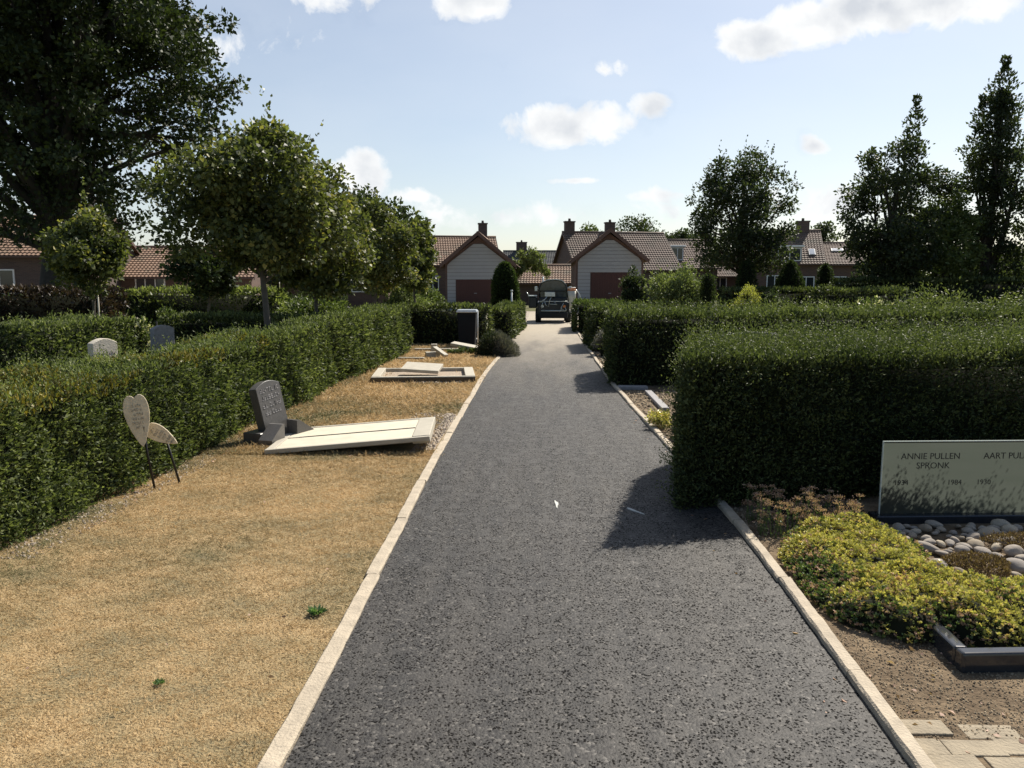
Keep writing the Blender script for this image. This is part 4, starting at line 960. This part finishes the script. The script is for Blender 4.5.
def plain_headstone(loc, w_, h_, th, m, label, rz=0, arch=.05, tilt=0, eng=True, seed=1):
    root = empty('headstone', loc, label, 'headstone', rz=rz)
    pts = [(-w_ / 2, 0), (w_ / 2, 0), (w_ / 2, h_ - arch)] + [(w_ / 2 - w_ * k / 12, h_ - arch + arch * math.sin(math.pi * k / 12)) for k in range(1, 12)] + [(-w_ / 2, h_ - arch)]
    bm = bmesh.new(); prism(bm, pts, th, Matrix.Translation((0, -th / 2, 0)))
    bmesh.ops.bevel(bm, geom=bm.edges[:], offset=.006, segments=1, affect='EDGES')
    o = bobj('stone', bm, M[m], root); o.rotation_euler = (R(tilt), 0, 0)
    if eng: engraved(o, -w_ * .36, w_ * .34, h_ * .82, 7, -th / 2 - .0006, .03, seed, M['eng_' + m])
    bm = bmesh.new(); box(bm, -w_ / 2 - .05, w_ / 2 + .05, -th / 2 - .05, th / 2 + .05, -.02, .09, .008, 1); bobj('plinth', bm, M[m], root)
    return root
M['eng_stone_pale'] = simple('worn_letters', (.33, .28, .22), .9); M['eng_stone_grey'] = simple('worn_letters_light', (.42, .40, .38), .9); M['eng_granite'] = M['eng_stone_grey']
plain_headstone((-4.80, 8.25, 0), .30, 1.0, .09, 'stone_pale', 'pale weathered headstone with an arched top between the two left hedges', R(66), seed=2)
plain_headstone((-5.55, 11.1, 0), .34, .99, .09, 'stone_grey', 'grey headstone with a curved top right of the pale weathered one', R(60), seed=4)
plain_headstone((2.35, 8.55, 0), 1.15, 1.07, .08, 'granite', 'wide arched dark headstone just showing above the big right hedge', R(2), arch=.09, eng=False)
for (x, y, h_, lab) in ((-10.1, 17.3, 1.5, 'thin pale stake between the copper hedge and the blossom hedge'), (-6.55, 12.9, .95, 'thin green stake at the end of the second hedge')):
    bm = bmesh.new(); tube(bm, [(x, y, 0), (x + .01, y, h_)], .016, 6); tag(bobj('stake', bm, M['stone_pale'] if h_ > 1 else M['bin']), lab, 'stake')
bm = bmesh.new(); tube(bm, [(-1.02, 27.0, 0), (-1.02, 27.0, 1.3)], .03, 8); tube(bm, [(-1.02, 27.0, 1.3), (-1.02, 27.0, 1.36)], .045, 8)
tag(bobj('post', bm, M['white']), 'short pale post behind the small square hedge block', 'post')
def litter():
    q = Q(); n = 260
    P = np.concatenate([np.column_stack([rng.uniform(-3.3, -2.9, 90), rng.uniform(3.5, 12, 90), np.full(90, .02)]), np.column_stack([rng.uniform(1.34, 2.2, 90), rng.uniform(2.0, 3.3, 90), np.full(90, .006)]),
                        np.column_stack([rng.uniform(-3.0, -1.0, 40), rng.uniform(2, 9, 40), np.full(40, .022)]), np.column_stack([rng.uniform(1.02, 1.2, 40), rng.uniform(2.3, 12, 40), np.full(40, .016)])])
    q.leaves(P, rng.normal(size=(n, 3)) * np.array([1, 1, .15]), rng.uniform(.015, .035, n), .55, 0)
    tag(q.obj('leaf_litter', M['sed_r']), kind='stuff')
litter()
# weeds in the lawn
for (x, y, s, lab) in ((-1.08, 3.53, .055, 'green weed tuft near the left kerb, largest on the lawn'), (-1.52, 2.85, .026, 'tiny green weed on the lawn near the bottom of the picture'), (-2.3, 2.75, .03, 'faint low weed on the dry lawn at the lower left')):
    q = Q(); n = 90; a = rng.uniform(0, 6.28, n); rr = rng.random(n) * s * .5
    P = np.column_stack([x + rr * np.cos(a), y + rr * np.sin(a), np.full(n, .01)])
    q.leaves(P, np.column_stack([np.cos(a), np.sin(a), rng.uniform(.2, 1.4, n)]), s * rng.uniform(.4, .8, n), .35, 0)
    tag(q.obj('weed', M['weed']), lab, 'weed')

# ================================================================== GLASS HEADSTONE AND ITS PLOT, RIGHT
def glassmat():
    m, t, b = mat('frosted_green_glass'); L = t.links.new
    g = t.nodes.new('ShaderNodeNewGeometry'); n = t.nodes.new('ShaderNodeTexNoise'); n.inputs['Scale'].default_value = 3; mp = t.nodes.new('ShaderNodeMapping'); mp.inputs['Scale'].default_value = (.5, 1, 4)
    L(g.outputs['Position'], mp.inputs[0]); L(mp.outputs[0], n.inputs['Vector'])
    mx = t.nodes.new('ShaderNodeMix'); mx.data_type = 'RGBA'; L(n.outputs['Fac'], mx.inputs[0]); mx.inputs[6].default_value = (.080, .098, .082, 1); mx.inputs[7].default_value = (.108, .124, .110, 1)
    tl = t.nodes.new('ShaderNodeBsdfTranslucent'); L(mx.outputs[2], tl.inputs[0])
    b.inputs['Base Color'].default_value = (.07, .08, .07, 1); b.inputs['Roughness'].default_value = .18; b.inputs['Specular IOR Level'].default_value = .5
    ms_ = t.nodes.new('ShaderNodeMixShader'); ms_.inputs[0].default_value = .68; L(b.outputs[0], ms_.inputs[1]); L(tl.outputs[0], ms_.inputs[2]); L(ms_.outputs[0], t.nodes['Material Output'].inputs[0])
    return m
M['fglass'] = glassmat()
M['fglass_edge'] = simple('glass_edge', (.62, .68, .62), .08, spec=.9, var=.05)
M['ink'] = simple('black_letter', (.02, .022, .02), .6)
def text_mesh(s, size):
    c = bpy.data.curves.new('t', 'FONT'); c.body = s; c.size = size; c.extrude = .0012; c.align_x = 'CENTER'; c.resolution_u = 3
    o = bpy.data.objects.new('t', c); COL.objects.link(o)
    me = bpy.data.meshes.new_from_object(o.evaluated_get(bpy.context.evaluated_depsgraph_get())); bpy.data.objects.remove(o); bpy.data.curves.remove(c)
    return me
def glass_stone():
    root = empty('headstone', (2.285, 5.13, 0), 'wide frosted green glass headstone with black names, before the big dark hedge', 'headstone', rz=R(4))
    W, H, z0 = 1.36, .50, .055
    # single thin translucent sheet with a real thickness: front/back joined by polished rim
    bm = bmesh.new(); f = bm.faces.new([bm.verts.new(p) for p in ((0.004, 0, z0), (W - .004, 0, z0), (W - .004, 0, z0 + H - .006), (.004, 0, z0 + H - .006))]); bobj('glass_panel', bm, M['fglass'], root)
    bm = bmesh.new(); box(bm, 0, W, -.007, .007, z0 + H - .006, z0 + H, .001, 1); box(bm, 0, .004, -.007, .007, z0, z0 + H - .0065); box(bm, W - .004, W, -.007, .007, z0, z0 + H - .0065); bobj('polished_rim', bm, M['fglass_edge'], root)
    for s, x, z, sz in (('ANNIE PULLEN', .325, .432, .060), ('SPRONK', .345, .368, .060), ('1934', .135, .255, .050), ('1984', .50, .255, .050), ('AART PULLEN', .875, .432, .060), ('1930', .70, .255, .050), ('20', 1.01, .255, .050)):
        me = text_mesh(s, sz); o = link('lettering', me, M['ink'], root, (x, -.010, z)); o.rotation_euler = (R(90), 0, 0)
    bm = bmesh.new(); box(bm, -.04, W + .04, -.06, .07, -.02, .054, .006, 1); bobj('plinth', bm, M['granite_black'], root)
glass_stone()
def plot_edge():
    root = empty('grave_border', (1.9, 3.2, 0), 'polished black granite border round the sedum and pebble grave', 'grave border')
    def seg(a, b, w_, z, nm='border_stone'):
        a, b = Vector(a), Vector(b); L = (b - a).length
        bm = bmesh.new(); box(bm, 0, L, -w_ / 2, w_ / 2, -.05, z, .012, 3, 0, Matrix.Translation((a.x - 1.9, a.y - 3.2, 0)) @ Matrix.Rotation(math.atan2(b.y - a.y, b.x - a.x), 4, 'Z')); bobj(nm, bm, M['granite_black'], root)
    seg((1.79, 3.55, 0), (1.775, 3.135, 0), .06, .082); seg((1.745, 3.10, 0), (3.7, 3.24, 0), .06, .085)
    seg((1.62, 5.28, 0), (2.24, 5.30, 0), .10, .05, 'rear_stone')
plot_edge()
# sedum mound
POLY = [(1.40, 4.40), (1.36, 3.80), (1.42, 3.50), (1.62, 3.32), (1.80, 3.30), (1.92, 3.20), (2.9, 3.26), (2.9, 3.72), (2.47, 3.78), (2.16, 3.92), (2.10, 4.12), (2.26, 4.38), (2.20, 4.78), (2.0, 4.92), (1.7, 4.92), (1.52, 4.72)]
def inpoly(x, y, poly=POLY):
    c = np.zeros(len(x), bool); n = len(poly)
    for i in range(n):
        x1, y1 = poly[i]; x2, y2 = poly[(i + 1) % n]
        k = ((y1 > y) != (y2 > y)) & (x < (x2 - x1) * (y - y1) / (y2 - y1 + 1e-12) + x1); c ^= k
    return c
def edged(x, y, poly=POLY):
    d = np.full(len(x), 9.)
    for i in range(len(poly)):
        a = np.array(poly[i]); b = np.array(poly[(i + 1) % len(poly)]); ab = b - a
        t = np.clip(((x - a[0]) * ab[0] + (y - a[1]) * ab[1]) / (ab @ ab), 0, 1)
        d = np.minimum(d, np.hypot(x - a[0] - t * ab[0], y - a[1] - t * ab[1]))
    return d
def hgt(x, y):
    d = edged(x, y); P = np.column_stack([x, y, np.zeros(len(x))])
    return .135 * (1 - np.exp(-d / .09)) * (1 + .38 * vn(P, 9, 40) + .24 * vn(P, 22, 41)) + .01
def sedum():
    q = Q()
    xs = np.arange(1.30, 2.95, .03); yv = np.arange(3.15, 5.0, .03); X, Y = np.meshgrid(xs, yv); x = X.ravel(); y = Y.ravel()
    ins = inpoly(x, y); z = np.where(ins, hgt(x, y) - .03, -.03); nx = len(xs)
    i = (np.arange(len(yv) - 1)[:, None] * nx + np.arange(nx - 1)[None]).ravel(); F = np.stack([i, i + 1, i + nx + 1, i + nx], 1)
    F = F[ins[F].all(1)]
    q.add(np.column_stack([x, y, z]), F, 0)
    n = 15500; x = rng.uniform(1.3, 2.95, n); y = rng.uniform(3.15, 4.95, n); k = inpoly(x, y); x, y = x[k], y[k]; n = len(x)
    P = np.column_stack([x, y, hgt(x, y) + rng.normal(size=n) * .012])
    tone = vn(P * np.array([1, 1, 0]), 6, 50) + .5 * vn(P * np.array([1, 1, 0]), 17, 51) + rng.normal(size=n) * .25
    edge = edged(x, y) < .10; front = (y < 3.62) & (x < 2.6)
    kind = np.where(tone - .55 * front - .25 * edge > -.55, 1, 2); kind = np.where((kind == 2) & (rng.random(n) < .28), 3, kind); kind = np.where((rng.random(n) < .055), 3, kind)
    gr = nrm(np.column_stack([-(hgt(x + .01, y) - hgt(x - .01, y)) / .02, -(hgt(x, y + .01) - hgt(x, y - .01)) / .02, np.ones(n)]))
    for m_ in (1, 2, 3):
        s = kind == m_; Pm = P[s]; G = gr[s]; nn = len(Pm); sz = rng.uniform(.010, .019, nn) * (1.0 if m_ != 3 else 1.0)
        rr = np.clip(rng.random(nn) * .8 + .1, 0, 1)
        for j in range(7):
            a = rng.uniform(0, 6.28, nn); side = np.column_stack([np.cos(a), np.sin(a), np.zeros(nn)])
            D = side * (.9 if j < 5 else .3) + G * (.6 if j < 5 else 1.3)
            q.leaves(Pm + rng.normal(size=(nn, 3)) * .003, D, sz, .65, m_, np.clip(rr + rng.normal(size=nn) * .08, 0, 1))
    tag(q.obj('sedum', [M['core'], M['sed_y'], M['sed_d'], M['sed_r']]), 'low spreading yellow green sedum mound with reddish tips beside the right kerb', 'ground cover plant')
    # taller rusty seed heads behind it
    q = Q()
    C = np.column_stack([rng.uniform(1.40, 2.10, 150), rng.uniform(4.72, 5.16, 150), np.zeros(150)]); C = C[(C[:, 1] > 4.7 + (C[:, 0] - 1.4) * .25)]
    for c in C:
        hgt_ = rng.uniform(.07, .21) * (1.15 if c[0] < 1.8 else 1); b = c + np.array([rng.normal() * .02, rng.normal() * .02, hgt_])
        q.tube([c, (c + b) / 2, b], [.0025, .002, .002], 4, 0)
        nn = 46; dv = rng.normal(size=(nn, 3)) * np.array([.014, .014, .006]); q.leaves(b + dv, dv * 30 + np.array([0, 0, .8]), .010, .7, 1)
        t = rng.random(12)[:, None]; q.leaves(c + (b - c) * t, rng.normal(size=(12, 3)) + np.array([0, 0, .5]), .016, .5, 0)
    tag(q.obj('sedum', [M['sed_d'], M['sed_r']]), 'rusty pink sedum seed heads standing behind the yellow green mound', 'plant')
sedum()
def cushion(cx, cy, rx, ry, h, m, label, n=2600, s=.016):
    q = Q(); a = rng.uniform(0, 6.28, n); r = rng.random(n) ** .5; x = cx + rx * r * np.cos(a) * (1 + .2 * np.sin(3 * a)); y = cy + ry * r * np.sin(a)
    z = h * np.sqrt(np.maximum(0, 1 - r ** 2)) + .02 + rng.normal(size=n) * .008
    q.leaves(np.column_stack([x, y, z]), rng.normal(size=(n, 3)) * .6 + np.array([0, 0, .9]), s * rng.uniform(.6, 1.4, n), .4, 0)
    tag(q.obj('cushion_plant', M[m]), label, 'plant')
cushion(2.45, 4.22, .17, .16, .055, 'heather', 'rusty brown cushion plant among the pebbles', 3800)
cushion(2.98, 4.62, .26, .14, .05, 'heather', 'dark brown cushion plant at the right edge of the pebbles', 2600)
cushion(2.52, 3.93, .10, .07, .045, 'sed_y', 'small yellow green sedum tuft between the pebbles', 1300, .014)
# pebbles
def pebbles():
    m, t, b = mat('pebble'); L = t.links.new
    oi = t.nodes.new('ShaderNodeObjectInfo'); cr = t.nodes.new('ShaderNodeValToRGB'); L(oi.outputs['Random'], cr.inputs[0])
    e = cr.color_ramp.elements; e[0].color = (.30, .25, .18, 1); e[1].color = (.56, .48, .36, 1); q_ = e.new(.3); q_.color = (.42, .36, .29, 1); q_ = e.new(.6); q_.color = (.33, .30, .27, 1)
    g = t.nodes.new('ShaderNodeTexCoord'); n = t.nodes.new('ShaderNodeTexNoise'); n.inputs['Scale'].default_value = 26; n.inputs['Detail'].default_value = 6; L(g.outputs['Object'], n.inputs[0])
    mx = t.nodes.new('ShaderNodeMix'); mx.data_type = 'RGBA'; mx.blend_type = 'MULTIPLY'; mx.inputs[0].default_value = .85; L(cr.outputs[0], mx.inputs[6])
    r2 = t.nodes.new('ShaderNodeValToRGB'); L(n.outputs['Fac'], r2.inputs[0]); r2.color_ramp.elements[0].position = .35; r2.color_ramp.elements[1].position = .65; r2.color_ramp.elements[0].color = (.5, .48, .45, 1)
    L(r2.outputs[0], mx.inputs[7]); L(mx.outputs[2], b.inputs['Base Color']); b.inputs['Roughness'].default_value = .85; b.inputs['Specular IOR Level'].default_value = .2
    protos = []
    for k in range(8):
        bm = bmesh.new(); bmesh.ops.create_icosphere(bm, subdivisions=4, radius=1)
        for v_ in bm.verts:
            v_.co *= 1 + .16 * mnoise.noise(v_.co * .9 + Vector((k * 7, 0, 0))) + .05 * mnoise.noise(v_.co * 2.3 + Vector((0, k * 5, 0)))
        me = bpy.data.meshes.new('pebble'); bm.to_mesh(me); bm.free(); me.polygons.foreach_set('use_smooth', [True] * len(me.polygons)); me.materials.append(m); protos.append(me)
    rs = random.Random(12); placed = []
    POOL = [(2.05, 5.02), (2.18, 4.85), (2.30, 4.45), (2.20, 4.20), (2.15, 4.02), (2.25, 3.90), (2.5, 3.82), (2.9, 3.80), (3.3, 4.2), (3.3, 5.03)]
    tries = 0
    while len(placed) < 150 and tries < 9000:
        tries += 1
        x = rs.uniform(2.05, 3.3); y = rs.uniform(3.8, 5.03)
        if not inpoly(np.array([x]), np.array([y]), POOL)[0]: continue
        if math.hypot((x - 2.45) / .15, (y - 4.22) / .14) < 1 or math.hypot((x - 2.52) / .08, (y - 3.93) / .05) < 1: continue
        r = rs.choice([.020, .024, .030, .036, .046, .054]) * rs.uniform(.85, 1.15)
        if any(math.hypot(x - a, y - b_) < (r + c) * .92 for a, b_, c in placed): continue
        placed.append((x, y, r))
    for (x, y, r) in placed:
        o = bpy.data.objects.new('pebble', rs.choice(protos)); COL.objects.link(o); o.location = (x, y, r * .42 + .005)
        o.scale = (r * rs.uniform(1.05, 1.45), r * rs.uniform(.8, 1.0), r * rs.uniform(.55, .8)); o.rotation_euler = (rs.uniform(-.25, .25), rs.uniform(-.25, .25), rs.uniform(0, 6.28))
        tag(o, 'smooth rounded pebble in the bed between the sedum and the glass headstone', 'pebble', 'rounded pebbles on the grave before the glass headstone')
pebbles()
# low stones of the plots between the right hedges
for (x0, x1, y0, y1, z, lab) in ((1.52, 1.62, 9.6, 11.2, .05, 'pale stone slab edge of the plot just beyond the big right hedge'), (1.18, 1.62, 11.55, 11.75, .05, 'low grey stone edging at the foot of the long right hedge'), (1.2, 1.5, 20.9, 22.9, .08, 'small stone grave frame beside the right kerb between two hedges')):
    bm = bmesh.new()
    if y1 - y0 > 1.8:
        box(bm, x0, x0 + .07, y0, y1, 0, z, .005, 1); box(bm, x1, x1 + .07, y0, y1, 0, z, .005, 1); box(bm, x0 + .07, x1, y0, y0 + .08, 0, z, .005, 1); box(bm, x0 + .07, x1, y1 - .08, y1, 0, z, .005, 1)
    else: box(bm, x0, x1, y0, y1, 0, z, .006, 1)
    tag(bobj('stone_edging', bm, M['slab_edge'] if z > .07 else M['stone_grey']), lab, 'stone edging')
# marks and litter on the path
def streak(x, y, s, ang, lab):
    bm = bmesh.new(); pts = []
    for k in range(14):
        a = k / 14 * 6.283; r = (1 + .35 * math.sin(3 * a + x * 9)); pts.append((x + math.cos(a + 0) * s * .13 * r * math.cos(ang) - math.sin(a) * s * r * math.sin(ang), y + math.cos(a) * s * .13 * r * math.sin(ang) + math.sin(a) * s * r * math.cos(ang)))
    a_ = [bm.verts.new((px, py, .0165)) for px, py in pts]; b_ = [bm.verts.new((px, py, .012)) for px, py in pts]; bm.faces.new(a_)
    for i in range(14): bm.faces.new((a_[i], b_[i], b_[(i + 1) % 14], a_[(i + 1) % 14]))
    tag(bobj('dropping', bm, M['white2']), lab, 'bird dropping')
M['white2'] = simple('chalky_white', (.5, .5, .46), .8)
streak(.12, 5.42, .085, .05, 'white bird dropping in the sun at the middle of the path'); streak(.66, 5.28, .085, .6, 'long white bird dropping within the hedge shadow on the path')

# ================================================================== VEHICLE
def vehicle():
    root = empty('utility_vehicle', (.50, 31.2, .0), 'dark compact utility vehicle with curved cab roof and cream tank at the path end', 'utility vehicle')
    root.scale = (1.16, 1.1, 1.08)
    V_ = {}
    V_['body'] = simple('dark_paint', (.018, .022, .026), .3, .3, var=.3, scale=9); V_['rim'] = simple('worn_pale_metal', (.55, .58, .56), .35, .5)
    V_['glass'] = simple('cab_glass', (.05, .06, .07), .05, spec=.9, var=.5, scale=6); V_['cream'] = simple('cream_tank', (.62, .60, .52), .5); V_['or'] = simple('orange_cap', (.6, .2, .05), .5)
    V_['rub'] = simple('tyre_rubber', (.02, .02, .02), .8)
    bm = bmesh.new(); box(bm, -.56, .56, 0, 2.1, .28, .78, .06, 3); box(bm, -.50, .50, .1, 1.2, .78, .95, .04, 2); bobj('body', bm, V_['body'], root)
    # cab: pillars and curved roof
    bm = bmesh.new()
    prof = [(-.47, .94), (-.50, 1.28), (-.42, 1.48), (-.22, 1.575), (.08, 1.60), (.30, 1.56), (.43, 1.42), (.48, 1.2), (.50, .94)]
    tube(bm, [(x, .15, z) for x, z in prof], .028, 8); tube(bm, [(x, 1.15, z) for x, z in prof], .028, 8)
    tube(bm, [(0, .15, .94), (0, .15, 1.18)], .018, 6); tube(bm, [(-.48, .15, 1.18), (.48, .15, 1.18)], .018, 6)
    bobj('cab_frame', bm, V_['body'], root)
    bm = bmesh.new(); rp = prof[2:7]; a = [bm.verts.new((x, .02, z + .035)) for x, z in rp]; b = [bm.verts.new((x, 1.25, z + .035)) for x, z in rp]; a2 = [bm.verts.new((x, .02, z + .005)) for x, z in rp]; b2 = [bm.verts.new((x, 1.25, z + .005)) for x, z in rp]
    for i in range(4):
        bm.faces.new((a[i], a[i + 1], b[i + 1], b[i])); bm.faces.new((a2[i], b2[i], b2[i + 1], a2[i + 1])); bm.faces.new((a[i], a2[i], a2[i + 1], a[i + 1])); bm.faces.new((b[i], b[i + 1], b2[i + 1], b2[i]))
    bobj('cab_roof', bm, V_['rim'], root)
    bm = bmesh.new(); prism(bm, [(x * .95, z if z > 1 else .95) for x, z in prof], .01, Matrix.Translation((0, .16, 0))); bobj('rear_window', bm, V_['glass'], root)
    bm = bmesh.new(); box(bm, -.30, .06, -.03, .02, .98, 1.15, .01, 1); bobj('plate', bm, V_['rim'], root)
    bm = bmesh.new(); tube(bm, [(-.5, -.02, .80), (.5, -.02, .80)], .02, 8); tube(bm, [(-.42, -.04, .45), (.42, -.04, .45)], .03, 8); bobj('rail', bm, V_['rim'] , root)
    bm = bmesh.new(); box(bm, -.5, .5, -.12, .0, .18, .40, .03, 2); bobj('bumper', bm, V_['rub'], root)
    for x in (-.52, .52):
        for y in (.35, 1.7):
            t = empty('wheel', (x, y, .26), None, None); t.parent = root
            bm = bmesh.new()
            for k in range(20):
                pass
            tube(bm, [(-.10, 0, 0), (-.09, 0, 0), (.09, 0, 0), (.10, 0, 0)], [.20, .26, .26, .20], 20); bobj('tyre', bm, V_['rub'], t)
            bm = bmesh.new(); tube(bm, [(-.105, 0, 0), (.105, 0, 0)], .12, 14); bobj('rim', bm, V_['rim'], t)
    for s in (-.38, .38):
        bm = bmesh.new(); tube(bm, [(s, -.055, .62), (s, -.005, .62)], .05, 12); bobj('lamp', bm, V_['or'] if s > 0 else V_['rim'], root)
    rs = random.Random(8)
    for x in (-.60, .58):
        bm = bmesh.new(); tube(bm, [(x * .84, .1, 1.25), (x, .02, 1.33)], .012, 6); box(bm, x - .05, x + .05, -.01, .03, 1.18, 1.36, .012, 1); bobj('mirror', bm, V_['rim'], root)
    bm = bmesh.new()
    for k in range(9):
        x = rs.uniform(-.4, .4); z = rs.uniform(.5, 1.0); tube(bm, [(x, -.04, z), (x + rs.uniform(-.16, .16), -.07, z - rs.uniform(.05, .2)), (x + rs.uniform(-.2, .2), -.03, z - rs.uniform(.1, .35))], .014, 6)
    bobj('hydraulic_hose', bm, V_['rim'], root)
    bm = bmesh.new(); tube(bm, [(-.36, .3, .95), (-.36, .3, 1.72)], .03, 8); bobj('exhaust', bm, V_['rim'], root)
    # engine pod on the left
    bm = bmesh.new(); box(bm, -.86, -.56, .05, .7, .55, .98, .05, 2); bobj('engine_pod', bm, V_['body'], root)
    bm = bmesh.new(); box(bm, -.88, -.57, .0, .68, .985, 1.02, .01, 1); tube(bm, [(-.84, .1, 1.0), (-.93, .1, 1.14)], .018, 6); bobj('pod_lid', bm, V_['rim'], root)
    # cream funnel tank on the right with hose
    bm = bmesh.new(); tube(bm, [(.62, -.02, .52), (.63, -.02, .72), (.64, -.02, .95), (.64, -.02, 1.20)], [.05, .08, .13, .15], 14); bobj('tank', bm, V_['cream'], root)
    bm = bmesh.new(); tube(bm, [(.64, -.02, 1.20), (.64, -.02, 1.25)], .155, 14); bobj('tank_cap', bm, V_['or'], root)
    bm = bmesh.new(); tube(bm, [(.64 - .15, -.02, 1.30), (.64 + .13, -.02, 1.30)], .025, 8); bobj('tank_handle', bm, V_['cream'], root)
    bm = bmesh.new(); tube(bm, [(.78 + .15 * math.sin(k / 10 * math.pi), -.0, 1.24 - .62 * k / 10) for k in range(11)], .016, 6); bobj('hose', bm, V_['rim'], root)
vehicle()
